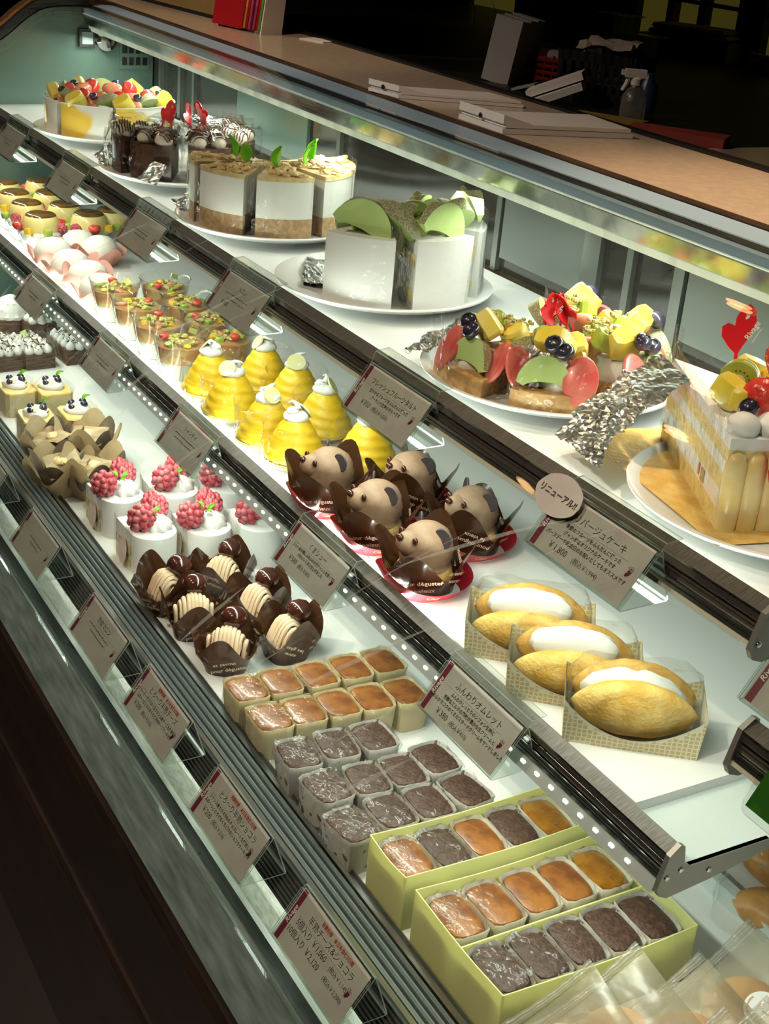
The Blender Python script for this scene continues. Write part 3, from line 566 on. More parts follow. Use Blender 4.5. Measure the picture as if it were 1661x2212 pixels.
price_card(-0.831, yA, zA, 'price card for boxes of five and ten, nearest in the steel channel', '半熟チーズ&ショコラ', [],
           [('', 0, -0.0015), ('5個入り ￥1,060', 0.016, 1.0), ('(税込￥1,145)', 0.081, 0.72), ('', 0, 0.0105), ('10個入り ￥2,120', 0.010, 1.0), ('(税込￥2,290)', 0.081, 0.72)], red=RED)
price_card(-1.036, yA, zA, 'price card in the channel with chocolate name and price 200', 'とろ〜り半熟ショコラ', ['フランス産カカオ70%のチョコレートを使用した', 'ふわ〜っととろけるくちどけのショコラケーキです'], pr('￥200', '(税込￥216)', 0.016), red=RED)
price_card(-1.252, yA + .004, zA, 'price card in the channel with cheese name and price 200', 'とろ〜り半熟チーズ', ['クリーミーでコクのあるフランス産チーズを使用した', 'ふわ〜っととろけるくちどけのチーズケーキです'], pr('￥200', '(税込￥216)', 0.016), red=RED)
price_card(-1.44, yA, zA, 'channel price card in front of the brown wrapped chestnut cakes', '渋皮マロン', [(.030, .094), (.042, .088)], None)
price_card(-1.71, yA, zA, 'grey channel price card in front of the raspberry cakes, writing nearly unreadable', '', [(.040, .09), (.05, .085)], None)
price_card(-1.97, yA, zA, 'leftmost channel price card, cut by the left edge of the picture', '', [(.040, .09)], None)
yM, zM_ = 0.645, 0.767
price_card(-0.9005, yM, zM_, 'price card on the middle rail with price 380, nearest the rail end', 'ふんわりオムレット', ['ふんわりしっとりのシフォン生地に', '芳醇なミルクの風味が豊かな生クリームと', 'なめらかでコクのあるカスタードクリームをサンドしました'], pr('￥380', '(税込￥410)'), hook=.006)
price_card(-1.2375, yM, zM_, 'price card on the middle rail with price 560, beside the bear puffs', 'くまシュー', ['シュー皮の間にふわふわのガナッシュを絞って', 'かわいいくまに仕上げました'], pr('￥560', '(税込￥605)'), hook=.006)
U_OFF = Vector((0, 0, 0))
def mcard(px, py, z, *a, **k):
    p = at(px, py, z); return price_card(p.x, *a, **k)
for (px, py), lb, tt, ln in (((398, 960), 'price card on the middle rail hanging before the raspberry cakes', 'シャンティ', [(.030, .096), (.034, .090)]),
                             ((212, 790), 'grey price card on the middle rail between mousse cakes and blueberry cheesecakes', '', [(.030, .09), (.045, .088)]),
                             ((70, 645), 'grey price card on the middle rail, furthest left, above the meringue cakes', '', [(.030, .09), (.045, .088)])):
    p = at(px, py, 0.787); price_card(p.x, yM, zM_, lb, tt, ln, None, hook=.006)
yU, zU_ = 0.683, 0.9795
price_card(-1.166, yU, zU_, 'price card on the upper rail with price 950, below the fruit tarts', 'フレッシュフルーツタルト', ['爽やかなフルーツをふんだんに使った', 'アーモンド生地のタルトです'], pr('￥950', '(税込￥1,026)'), hook=.012, tsize=0.0078)
price_card(-0.804, yU - .008, zU_ + .006, 'price card on the upper rail with price 1,800 and an oval tag', 'リバージュケーキ', ['季節のフルーツをふんだんに使った', 'ジャンボなオリジナルケーキです', 'バースデーや記念日のお祝いとしてもオススメです'], pr('￥1,800', '(税込￥1,944)'), hook=.006)
for (px, py), lb, tt, ln, prc in (((520, 655), 'price card on the upper rail with price 900, below the melon cakes', 'メロン', [(.030, .092), (.040, .088)], [('￥900', .030, 1.0)]),
                             ((312, 510), 'price card on the upper rail, unreadable, below the tall white slices', '', [(.030, .09), (.045, .088)], None),
                             ((150, 395), 'price card on the upper rail, unreadable, below the wrapped chocolate cakes', '', [(.030, .09), (.045, .088)], None),
                             ((22, 310), 'price card on the upper rail, furthest left, touching the left picture edge', '', [(.030, .09), (.045, .088)], None)):
    p = at(px, py, 1.0); price_card(p.x, yU, zU_, lb, tt, ln, prc, hook=.012)
# oval tag stuck to the second card on the upper rail
tg = MB(); Mt = basis(Vector((-0.862, 0.697, 1.030)), (1, 0.0, 0.0), SL)
tg.prism([(0.030 * cos(2 * pi * i / 36) * (1 + .02 * sin(5 * i)), 0.019 * sin(2 * pi * i / 36)) for i in range(36)], 0, 0.0005, 0, Mt)
tag_ = single('oval_tag', tg.mesh('tag', 'card_paper', 0), 'oval paper tag reading renewal stuck on a price card', 'tag')
part('lettering', MB().text('リニューアル!!', 0.0080, Mt @ T(0, -0.003, 0.0008), 0, 'CENTER', 0.03).mesh('lettering', 'ink', 0), tag_)
price_card(-0.5395, yU, zU_, 'price card cut by the right picture edge, above the side shelf', 'C', [], None, hook=.012)
gc = thing('photo_card', 'clear holder with a green photo, cut by the right picture edge', 'card', (-0.50, 0.655, 0.921))
gv = Vector((0, 0.036, 0.075)); Mg = basis(Vector((-0.06, 0, 0)), (1, 0, 0), gv)
def rrect(w_, h_, r, n=6):
    pts = []
    for cx, cyy, a0 in ((w_ - r, h_ - r, 0), (r, h_ - r, 90), (r, r, 180), (w_ - r, r, 270)):
        pts += [(cx + r * cos(R(a0 + 90 * k / n)), cyy + r * sin(R(a0 + 90 * k / n))) for k in range(n + 1)]
    return pts
part('card_sleeve', MB().prism(rrect(0.19, 0.094, 0.008), -0.001, 0.0012, 0, Mg).mesh('sleeve', 'acrylic', 0), gc)
part('photo', MB().prism([(0.004, 0.006), (0.186, 0.006), (0.186, 0.09), (0.010, 0.09)], 0.0014, 0.0018, 0, Mg).mesh('photo', 'green_photo', 0), gc, None, 'dark green leafy photo')

# ------------------------------------------------------------------ small fruit and toppings, shared meshes
def M_(name, mb, mats, smooth=40): return mb.mesh(name, mats, smooth)
def raspberry_mesh():
    mb = MB(); mb.blob((0, 0, 0.0105), (0.0088, 0.0088, 0.0105))
    for j in range(6):
        b = -0.9 + j * 0.42; n = max(3, int(9 * cos(b)))
        for i in range(n):
            a = 2 * pi * (i + .5 * (j % 2)) / n; mb.blob((0.0084 * cos(b) * cos(a), 0.0084 * cos(b) * sin(a), 0.0105 + 0.0100 * sin(b)), 0.0029, nu=7, nv=5)
    return M_('raspberry', mb, 'raspberry', 60)
def strawberry_mesh():
    mb = MB(); mb.lathe([(0.0005, 0), (0.006, 0.0025), (0.0098, 0.008), (0.0115, 0.014), (0.010, 0.0185), (0.004, 0.021), (0.0005, 0.0205)], 16)
    return M_('strawberry', mb, 'strawberry', 60)
def blueberry_mesh():
    mb = MB(); mb.lathe([(0.0005, 0), (0.0045, 0.0012), (0.0066, 0.0045), (0.0064, 0.0078), (0.0040, 0.0104), (0.0026, 0.0108), (0.0022, 0.0098), (0.0005, 0.0096)], 14); return M_('blueberry', mb, 'blueberry', 50)
def leaf_mesh(m, L=0.022, W=0.012):
    def fn(u, v):
        y = (v - .5) * W * sin(pi * min(1, u * 1.02 + .02)) ** .8 * 1.0; x = u * L; return (x, y, 0.004 * sin(pi * u) + abs(v - .5) * 0.006)
    mb = MB().sheet(fn, 10, 6); mb.sheet(lambda u, v: tuple(Vector(fn(u, 1 - v)) - Vector((0, 0, .0007))), 10, 6); return M_('leaf', mb, m, 60)
def melon_mesh(L=0.055, h=0.020, t=0.009):
    """crescent wedge: pale flesh faces, netted rind on the outside"""
    mb = MB(); n = 14; vs = []
    for i in range(n + 1):
        a = pi * (0.06 + 0.88 * i / n); ca, sa = cos(a), sin(a)
        o = (L / 2 * ca, h * 1.25 * sa); q = (L / 2 * .93 * ca, h * 1.25 * sa - .0025 * sa); inn = (L / 2 * .72 * ca, h * .25 * sa)
        w_ = t * (0.25 + .75 * sa)
        vs += [(o[0], -w_ * .5, o[1]), (o[0], w_ * .5, o[1]), (inn[0], w_ * .15, inn[1]), (inn[0], -w_ * .15, inn[1])]
    for i in range(n):
        b = 4 * i
        mb.m += [1, 0, 0, 0]; mb.f += [[b, b + 1, b + 5, b + 4], [b + 1, b + 2, b + 6, b + 5], [b + 2, b + 3, b + 7, b + 6], [b + 3, b, b + 4, b + 7]]
    mb.f += [[0, 3, 2, 1], [4 * n, 4 * n + 1, 4 * n + 2, 4 * n + 3]]; mb.m += [0, 0]; mb.v = [Vector(v) for v in vs]
    return M_('melon_wedge', mb, ['melon', 'melon_net'], 50)
def chunk_mesh(m, sx, sy, sz, seed, bev=.25):
    rn = random.Random(seed); mb = MB()
    mb.lathe([(0.82, -.5), (1.0, -.36), (1.0 - rn.uniform(0, .12), .34), (0.78, .5)], 12, 0, T(0, 0, sz / 2, rn.uniform(-9, 9), rn.uniform(-9, 9), 0, (sx / 2, sy / 2, sz)), e=4.5); return M_('chunk', mb, m, 35)
def kiwi_mesh(r=0.014, t=0.005):
    mb = MB(); mb.lathe([(0.0002, -t / 2), (r * .96, -t / 2), (r, 0), (r * .96, t / 2), (0.0002, t / 2)], 20); mb.lathe([(0.0002, -t / 2 - .0003), (r * .36, -t / 2 - .0003), (r * .36, t / 2 + .0003), (0.0002, t / 2 + .0003)], 12, 1)
    for i in range(16):
        a = 2 * pi * i / 16
        for q in (-1, 1): mb.blob((r * .52 * cos(a), r * .52 * sin(a), q * t / 2), (0.0007, 0.0007, 0.0004), 2, nu=5, nv=4)
    return M_('kiwi_slice', mb, ['kiwi', 'kiwi_core', 'flake'], 40)
def pick_mesh():
    """flat red pick: stem and two-lobed leaf shaped head"""
    pts = [(-.0012, 0), (-.0012, .020), (-.006, .024), (-.0115, .031), (-.012, .038), (-.008, .041), (-.003, .0395), (-.0025, .046), (.001, .053), (.006, .056), (.0105, .052), (.0115, .044), (.009, .034), (.004, .026), (.0012, .020), (.0012, 0)]
    mb = MB(); n = len(pts); c = n
    mb.prism(pts, -.0007, .0007); return M_('pick', mb, 'red_plastic', 20)
def pick_text():
    mb = MB(); M = T(0.0075, 0.030, .0009, 0, 0, 62); mb.text('Rivage', 0.0058, M, 0, 'LEFT', .02); mb.box(0, .012, -.003, -.0025, 0, .0001, 0, M); grapes(mb, .005, .047, .0028, T(0, 0, .0009), 0); return M_('pick_text', mb, 'ink_white', 0)
RASP, STRAW, BLUE, MINT, MELON = raspberry_mesh(), strawberry_mesh(), blueberry_mesh(), leaf_mesh('mint'), melon_mesh()
MELONB = melon_mesh(0.078, 0.036, 0.022)
PINE, MANGO, KCH, PEACHC, PINEW = chunk_mesh('pine', .022, .016, .016, 1), chunk_mesh('mango', .013, .011, .011, 2), chunk_mesh('kiwi', .013, .012, .011, 3), chunk_mesh('peach', .024, .014, .014, 4), chunk_mesh('pine', .030, .020, .024, 6)
KIWI, PICK, PICKT = kiwi_mesh(), pick_mesh(), pick_text()
BCUT = M_('berry_slice', MB().lathe([(0.0003, -.003), (.6, -.003), (.95, -.0015), (1, 0), (.95, .0015), (.6, .003), (.0003, .003)], 18, 0, T(0, 0, 0, 0, 0, 0, (.0135, .019, 1))), 'berry_cut', 40)
GFRUIT = M_('citrus_segment', MB().blob((0, 0, .008), (.019, .009, .010), amp=.06, seed=3), 'grapefruit', 60)
def glit_mesh(r=0.016, seed=0):
    rn = random.Random(seed); mb = MB()
    for i in range(26):
        a, q = rn.uniform(0, 6.28), r * sqrt(rn.random()); s = rn.uniform(.002, .0038)
        mb.blob((q * cos(a), q * sin(a), rn.uniform(.0005, .0035)), (s, s, s * .8), 0, i, .25, nu=6, nv=4)
    return M_('jelly_bits', mb, 'glitter', 0)
GLIT = glit_mesh()
def add_pick(t, M): 
    p = part('pick', PICK, t, M, 'red pick with a white emblem'); part('emblem', PICKT, p); return p

# ------------------------------------------------------------------ transparent wraps
def wrap_box(sx, sy, sz, seed=0, amp=.0022, m='film', open_bottom=True, n=22, flare=1.0, top=True):
    rn = random.Random(seed); mb = MB(); prof = [(1.0 * flare, 0), (1.0, .3), (1.0, .62), (.98, .88)] + ([(.88, .995), (.5, 1.0), (.02, 1.0)] if top else [(1.02, 1.0)])
    mb.lathe(prof, n, 0, T(0, 0, 0, 0, 0, 0, (sx / 2, sy / 2, sz)), e=5.5, cap=False)
    for v in mb.v:
        f = v.z / sz; q = min(1, sqrt((v.x / sx) ** 2 + (v.y / sy) ** 2) * 2.2); amp_ = amp; amp = amp * q ** 1.5; v.x += rn.uniform(-amp, amp) * (.4 + f); v.y += rn.uniform(-amp, amp) * (.4 + f); v.z += rn.uniform(-amp, amp) * f * .8
        v.z = max(v.z, .0004); amp = amp_
    return mb.mesh('wrap', m, 22)
def crumple(pts, amp, seed, m, n=9, fine=True):
    """crumpled sheet over a quad of corner points"""
    rn = random.Random(seed); a, b, c, d = [Vector(p) for p in pts]
    nn = (b - a).cross(d - a).normalized()
    if m == 'foil': n = int(n * 2.3)
    ks = [(rn.uniform(-14, 14), rn.uniform(-14, 14), rn.uniform(0, 6)) for _ in range(5)] + [(rn.uniform(-34, 34), rn.uniform(-34, 34), rn.uniform(0, 6)) for _ in range(3)]
    def fn(u, v):
        p = a.lerp(b, u).lerp(d.lerp(c, u), v); q = sum(abs(sin((k[0] * u + k[1] * v + k[2]) / 2)) * (1 if i < 5 else .45) for i, k in enumerate(ks)) / 2.2 - 1.2 + rn.uniform(-.16, .16); return tuple(p + nn * q * amp + Vector((rn.uniform(-1, 1), rn.uniform(-1, 1), 0)) * amp * .2)
    return MB().sheet(fn, n, n, 0).mesh('sheet', m, 0)
# ------------------------------------------------------------------ bottom deck: half-baked cakes in film
def bake_kind(name, cat, top, cup, body, sx, sy, h, seed, film=True, glaze=False):
    t = thing(name, '', cat); rn = random.Random(seed)
    part('paper_cup', MB().lathe([(.88, 0), (.97, .5), (1.0, .88), (1.045, 1.05), (1.03, 1.07), (.975, .97), (.955, .85)], 24, 0, T(0, 0, 0, 0, 0, 0, (sx / 2, sy / 2, h * .93)), e=7, cap=False, fn=lambda a, k: 1 + .016 * sin(9 * a + seed + k * .5) * (k > 1)).mesh('cup', cup, 40), t)
    part('cake', MB().lathe([(.85, .02), (.955, .7), (.965, .90), (.92, .96), (.75, .985), (.35, .995), (.01, .997)], 24, 0, T(0, 0, 0, 0, 0, 0, (sx / 2, sy / 2, h)), e=4.2, fn=lambda a, k: 1 + .01 * sin(3 * a + seed + k)).mesh('cake', top, 50), t)
    if film: part('film_wrap', wrap_box(sx * 1.09, sy * 1.09, h * 1.06, seed, .0026, 'film_crisp'), t, None, 'shiny clear film wrap')
    return Kind(t)
CHK = [bake_kind('baked_cheesecake', 'cake', 'cheese_top', 'cheese_body', None, .056, .0425, .044, s) for s in (1, 2)]
CCK = [bake_kind('baked_chocolate_cake', 'cake', 'choco_soft', 'paper_cup_specked', None, .056, .042, .047, s) for s in (3, 4)]
g = 'loose cheesecakes on the deck'
for r_, (row, nm) in enumerate(((((532, 1484), (606, 1468), (684, 1453), (758, 1438), (828, 1424)), 'row by the chestnut cakes'), (((583, 1546), (656, 1531), (730, 1516), (803, 1503), (876, 1490)), 'row by the chocolate cakes'))):
    for i, (px, py) in enumerate(row):
        p = at(px, py, ZD + .044); CHK[(i + r_) % 2].place((p.x, p.y, ZD), R(random.uniform(-3, 3)), f'film wrapped cheesecake in the {nm}, {ORD[i]} from the glass', g)
g = 'loose chocolate cakes on the deck'
for r_, (row, nm) in enumerate(((((645, 1624), (727, 1604), (808, 1586)), 'beside the cheesecakes'), (((706, 1696), (794, 1678), (872, 1660), (940, 1634)), 'in the middle row'), (((760, 1778), (844, 1748), (926, 1728), (1006, 1702)), 'against the yellow box'))):
    for i, (px, py) in enumerate(row):
        p = at(px, py, ZD + .047); CCK[(i + r_) % 2].place((p.x, p.y, ZD), R(random.uniform(-8, 8)), f'film wrapped dark chocolate cake {nm}, {ORD[i]} from the glass', g)
# yellow gift boxes
def gift_box(x0, x1, y0, y1, label, divider=None):
    t = thing('gift_box', label, 'box', ((x0 + x1) / 2, (y0 + y1) / 2, ZD)); wx, wy, h, th = (x1 - x0) / 2, (y1 - y0) / 2, .066, .0012
    mb = MB(); mb.box(-wx, wx, -wy, wy, 0, .0015)
    def wall(a, b, bow):
        a, b = Vector(a), Vector(b); d = (b - a).normalized(); n = Vector((-d.y, d.x, 0))
        def fn(u, v, o): p = a.lerp(b, u); q = n * (bow * sin(pi * u) * v + o); return (p.x + q.x, p.y + q.y, v * h + .0004 * sin(7 * u) * v)
        k = len(mb.v); mb.sheet(lambda u, v: fn(u, v, 0), 10, 5); mb.sheet(lambda u, v: fn(1 - u, v, th), 10, 5)
        e0 = [Vector(fn(i / 10, 1, 0)) for i in range(11)]; e1 = [Vector(fn(i / 10, 1, th)) for i in range(11)]
        mb.add(e0 + e1, [(i, i + 1, i + 12, i + 11) for i in range(10)])
    wall((-wx, -wy, 0), (wx, -wy, 0), -.002); wall((wx, -wy, 0), (wx, wy, 0), -.003); wall((wx, wy, 0), (-wx, wy, 0), -.002); wall((-wx, wy, 0), (-wx, -wy, 0), .004)
    part('box_shell', mb.mesh('shell', 'box_yellow', 30), t)
    if divider is not None: part('divider', MB().box(divider - .0008, divider + .0008, -wy + .004, wy - .004, .0015, .056).mesh('divider', 'box_yellow', 0), t)
    return t
gift_box(-0.957, -0.8855, 0.598, 0.817, 'narrow open yellow gift box holding five mixed cakes')
gift_box(-0.867, -0.716, 0.598, 0.819, 'wide open yellow gift box holding ten cakes in two rows', 0.0)
GBK = {'c': bake_kind('baked_cheesecake', 'cake', 'cheese_top', 'paper_cup_cream', None, .061, .0395, .056, 11), 'g': bake_kind('glazed_cheesecake', 'cake', 'cheese_glaze', 'paper_cup_cream', None, .061, .0395, .056, 12), 'k': bake_kind('baked_chocolate_cake', 'cake', 'choco_soft', 'paper_cup_specked', None, .061, .0395, .056, 13)}
nmk = {'c': 'brown topped cheesecake', 'g': 'glazed amber cheesecake', 'k': 'dark chocolate cake'}
for xc, seq, bx in ((-0.9215, 'ckckg', 'in the narrow yellow box'), (-0.830, 'ccccg', 'in the back row of the wide yellow box'), (-0.7545, 'kkkkk', 'in the front row of the wide yellow box')):
    for i, k in enumerate(seq):
        GBK[k].place((xc, 0.6225 + i * 0.0422, ZD + .0022), R(random.uniform(-2, 2)), f'{nmk[k]} {bx}, {ORD[i]} from the glass', 'cakes in the yellow gift boxes')

# ------------------------------------------------------------------ chestnut cakes in brown printed film
def petal_cup(rb, rt, h, lo=.55, n=56, nv=7, npet=4, seed=0, m='brown_film', e=3.2, jag=0.0, phase=0.0):
    rn = random.Random(seed); off = [rn.uniform(-.1, .12) for _ in range(npet)]; mb = MB()
    def fn(u, v):
        a = 2 * pi * u; k = (a + phase) / (2 * pi) * npet; f = abs(cos(pi * (k % 1))) ** 1.6        # peaks at the corners
        top = h * (lo + (1 - lo) * f + off[int(round(k)) % npet] * f)
        r = rb + (rt - rb) * (v ** 1.25) * (1 + .22 * f * v); c, q = cos(a), sin(a); d = (abs(c) ** e + abs(q) ** e) ** (-1 / e)
        r *= 1 + (.3 * (1 / max(d, .8)) - .3) * 0; w_ = .0012 * sin(11 * a + seed) * v
        return ((r * d + w_) * c, (r * d + w_) * q, top * v + .0003)
    mb.sheet(fn, n, nv, 0, None, True)
    return mb.mesh('petal_cup', m, 50)
def film_words(rb, rt, h, words, seed, size=.0082, m='ink_tan', col=None, rr=1.0):
    rn = random.Random(seed); mb = MB()
    for i, wd in enumerate(words):
        a = i * 2 * pi / len(words) + rn.uniform(-.15, .15) + .4; z = h * rn.uniform(.30, .56); f = z / h
        r = (rb + (rt - rb) * f ** 1.25) * (1 + .1 * f); slope = (rt - rb) / h * 1.3
        c_, q_ = abs(cos(a)), abs(sin(a)); r = r * (c_ ** 3.2 + q_ ** 3.2) ** (-1 / 3.2) + .0030
        nrm = Vector((cos(a), sin(a), -slope)).normalized(); tg_ = Vector((-sin(a), cos(a), 0)); 
        M = basis(Vector((r * rr * cos(a), r * rr * sin(a), z)), tg_, nrm.cross(tg_)) @ T(0, 0, 0, 0, 0, rn.choice((-18, 12, 160, 24)))
        mb.text(wd, size, M, 0, 'CENTER', .015); mb.text(words[(i + 3) % len(words)], size, M @ T(0, -size * 1.35, 0), 0, 'CENTER', .015)
    return mb.mesh('print', m, 0)
def strands(mb, r0, h, seed, mi=0, n=13):
    rn = random.Random(seed)
    for i in range(n):
        off = -r0 + 2 * r0 * (i + .5) / n; L = sqrt(max(r0 * r0 - off * off, 1e-6)); wob = rn.uniform(-.001, .001)
        pts = [(off + wob * sin(3 * t + i) * 2, L * 1.05 * (t * 2 - 1), h * (1 - .75 * (t * 2 - 1) ** 2) * (1 - .35 * (off / r0) ** 2)) for t in [k / 9 for k in range(10)]]
        mb.tube(pts, r0 / n * 1.25, 6, mi)
def marron_kind(seed):
    t = thing('chestnut_cake', '', 'cake')
    part('tart_base', MB().lathe([(.024, .001), (.027, .012), (.026, .022), (.001, .024)], 20).mesh('base', 'crust', 40), t)
    mb = MB(); mb.blob((0, 0, .030), (.021, .021, .016)); strands(mb, .025, .057, seed, 0, 10)
    part('chestnut_cream', mb.mesh('cream', 'strand', 60), t, None, 'piped beige chestnut strands')
    part('chestnut', MB().blob((0, 0, .0105), (.0135, .0125, .0115), 0, seed, .04).mesh('chestnut', 'chestnut', 60), t, T(.004, .014, .050, -14, 12, seed * 40, 1.3), 'glossy dark candied chestnut')
    wr = part('film_cup', petal_cup(.026, .041, .066, .5, seed=seed), t, None, 'brown printed film cup with pointed corners')
    part('print', film_words(.026, .041, .062, ['maison', 'pour déguster', 'les gâteaux', 'ance', 'de France', 'et savourer', 'saveurs'], seed), wr)
    return Kind(t)
MK = [marron_kind(s) for s in (1, 2)]
for i, (px, py, rz, lb) in enumerate(((358, 1250, 10, 'beside the raspberry cakes, nearest the glass'), (482, 1220, 40, 'beside the raspberry cakes, under the rail'), (418, 1302, 75, 'in the middle, nearest the glass'), (556, 1282, 20, 'in the middle, under the rail'), (492, 1374, 55, 'next to the cheesecakes, nearest the glass'), (620, 1350, 5, 'next to the cheesecakes, under the rail'))):
    p = at(px, py, ZD + .045); MK[i % 2].place((p.x, p.y, ZD), R(rz), f'chestnut cake in brown printed film {lb}', 'chestnut cakes in brown film')

# ------------------------------------------------------------------ raspberry cakes
def rasp_kind(seed):
    t = thing('raspberry_cake', '', 'cake'); mb = MB(); W, L, h = .031, .039, .055
    out = [(-L, -W), (L * .35, -W)] + [(L * .35 + W * 1.02 * sin(a), -W * cos(a)) for a in [pi * k / 14 for k in range(1, 14)]] + [(L * .35, W), (-L, W)]
    inn = [(x * .93, y * .95) for x, y in out]; n = len(out)
    rings = [[(x, y, 0) for x, y in out], [(x, y, h * .95) for x, y in out], [(x * .985, y * .985, h * .99) for x, y in out], [(x * .93, y * .93, h) for x, y in out]]
    vs = [q for r_ in rings for q in r_]; fs = [(k * n + i, k * n + (i + 1) % n, (k + 1) * n + (i + 1) % n, (k + 1) * n + i) for k in range(3) for i in range(n)] + [tuple(range(3 * n, 4 * n))]
    mb.add(vs, fs); part('cake', mb.mesh('cake', 'cream_white', 40), t)
    sp = MB(); 
    for y in (-W - .0006, W + .0006):
        for z0, z1 in ((.004, .018), (.024, .036)): sp.box(-L + .002, L * .4, y - .0003, y + .0003, z0, z1)
    part('sponge_layer', sp.mesh('sponge', 'sponge', 0), t, None, 'yellow sponge layers on the cut side')
    sw = MB(); 
    sw.lathe([(.021, 0), (.0215, .004), (.017, .011), (.010, .016), (.003, .019), (.0005, .0195)], 44, 0, T(0, 0, 0), fn=lambda a, k: 1 + .09 * sin(9 * a + k * 1.1))
    part('cream_swirl', sw.mesh('swirl', 'cream_white', 60), t, T(.006, .008, h - .002, 6, 0, 0, (1.0, .95, 1.0)))
    part('raspberry', RASP, t, T(-.002, -.018, h + .001, 34, 10, seed * 50, (1.75, 1.75, 1.7))); part('raspberry', RASP, t, T(-.020, .010, h - .001, -30, -20, 40, (1.3, 1.1, 1.7))); part('raspberry', RASP, t, T(-.006, .0165, h + .006, -60, 20, 80, (1.2, 1.0, 1.6)))
    for k, (x, y, r_) in enumerate(((.008, -.001, 20), (-.006, .001, 200), (.001, .006, 110))): part('mint_leaf', MINT, t, T(x, y, h + .017, 10, -18, r_, .6))
    fs = MB().sheet(lambda u, v: (-.042 + .072 * u, -.0335 - .0012 * sin(9 * u + 4 * v + seed), .001 + .062 * v), 10, 5).sheet(lambda u, v: (-.042 - .001 * sin(7 * v + seed), .0335 - .067 * u, .001 + .062 * v), 8, 5); part('film_collar', fs.mesh('collar', 'film_crisp', 22), t)
    st = MB().prism([(.014 * cos(2 * pi * i / 24), .019 * sin(2 * pi * i / 24)) for i in range(24)], 0, .0006); part('oval_seal', st.mesh('seal', 'sticker_pink', 0), t, T(-.004, -.0350, .024, 84, 0, 0), 'pale pink oval paper seal')
    return Kind(t)
RK = [rasp_kind(s) for s in (1, 2)]
for i, (px, py, lb) in enumerate(((254, 1062, 'in the back row beside the glass'), (372, 1052, 'in the back row, middle'), (486, 1042, 'in the back row under the rail'), (322, 1138, 'in the front row beside the glass'), (440, 1130, 'in the front row, middle'), (553, 1122, 'in the front row under the rail'))):
    p = at(px, py, ZD + .058); RK[i % 2].place((p.x, p.y, ZD), R(random.uniform(-5, 5)), f'white cream cake topped with raspberries {lb}', 'white raspberry cakes', 1.1)

# ------------------------------------------------------------------ kraft wrapped cakes
def kraft_kind(seed):
    t = thing('kraft_wrapped_cake', '', 'cake')
    part('cake', MB().lathe([(.025, 0), (.028, .03), (.022, .042), (.008, .047), (.001, .048)], 18, fn=lambda a, k: 1 + .05 * sin(5 * a + k)).mesh('cake', 'choco_soft', 50), t)
    part('inner_paper', petal_cup(.027, .040, .066, .5, seed=seed, m='kraft_print', phase=.7), t, None, 'dark printed inner paper')
    part('outer_paper', petal_cup(.029, .050, .074, .45, seed=seed + 3, m='kraft', phase=.0), t, None, 'tan kraft paper with pointed corners')
    part('paper_corner', crumple([(-.03, -.03, .035), (.028, -.035, .045), (.034, .012, .062), (-.024, .01, .060)], .004, seed, 'kraft', 6), t)
    part('topping', MB().blob((.002, .004, .052), (.019, .017, .008), 0, seed, .12).mesh('topping', 'crumb', 40), t)
    return Kind(t)
KK = [kraft_kind(s) for s in (1, 2)]
for i, (px, py, rz, lb) in enumerate(((118, 945, 20, 'behind, beside the blueberry cheesecakes'), (190, 940, 60, 'behind, away from the glass'), (128, 1000, 100, 'in front, nearest the glass'), (205, 1008, 35, 'in front, touching the raspberry cakes'))):
    p = at(px, py, ZD + .05); KK[i % 2].place((p.x, p.y, ZD), R(rz), f'cake wrapped in crumpled kraft paper {lb}', 'kraft wrapped cakes')

# ------------------------------------------------------------------ blueberry cheesecakes
def bluecheese_kind(seed):
    t = thing('blueberry_cheesecake', '', 'cake'); sx, sy, h = .072, .058, .046
    part('cake', MB().lathe([(1, 0), (1, .9), (.97, .97), (.9, 1.0)], 28, 0, T(0, 0, 0, 0, 0, 0, (sx / 2, sy / 2, h)), e=12).mesh('cake', 'cheese_body', 30), t)
    part('baked_top', MB().lathe([(1.005, .86), (1.0, .96), (.95, 1.005), (.5, 1.02), (.01, 1.02)], 28, 0, T(0, 0, 0, 0, 0, 0, (sx / 2, sy / 2, h)), e=12).mesh('top', 'peach', 30), t, None, 'amber glazed top')
    part('cream', MB().blob((-.002, 0, h + .004), (.025, .022, .012), 0, seed, .10).mesh('cream', 'cream_white', 60), t)
    for k, (x, y, z) in enumerate(((-.012, -.010, .012), (.004, -.014, .010), (.006, .006, .014), (-.010, .009, .013))): part('blueberry', BLUE, t, T(x, y, h + z - .004, 20 * (k - 1), 25, 60 * k, 1.05))
    part('sauce', MB().tube([(-.018, -.010, h + .006), (-.010, -.017, h + .008), (.003, -.019, h + .005), (.012, -.012, h + .006)], .0016).mesh('sauce', 'sauce_red', 60), t, None, 'red berry sauce')
    part('sauce', MB().tube([(.014, .004, h + .008), (.012, .014, h + .007), (.002, .019, h + .006)], .0016).mesh('sauce', 'sauce_red', 60), t)
    part('green_leaf', MINT, t, T(-.012, .012, h + .014, 30, -40, 60, .85)); part('almond', MB().blob((0, 0, 0), (.009, .005, .001)).mesh('almond', 'almond', 60), t, T(.010, -.006, h + .014, 30, 20, 30))
    part('film_collar', wrap_box(sx + .006, sy + .006, .056, seed + 30, .002, 'film', top=False), t)
    return Kind(t)
BK = [bluecheese_kind(s) for s in (1, 2)]
for i, (px, py, lb) in enumerate(((34, 830, 'at the back, cut by the left picture edge'), (112, 832, 'at the back, under the rail card'), (80, 892, 'in front, beside the glass'), (168, 884, 'in front, away from the glass'))):
    p = at(px, py, ZD + .05); BK[i % 2].place((p.x, p.y, ZD), R(random.uniform(-4, 4)), f'square cheesecake with blueberries {lb}', 'blueberry cheesecakes')
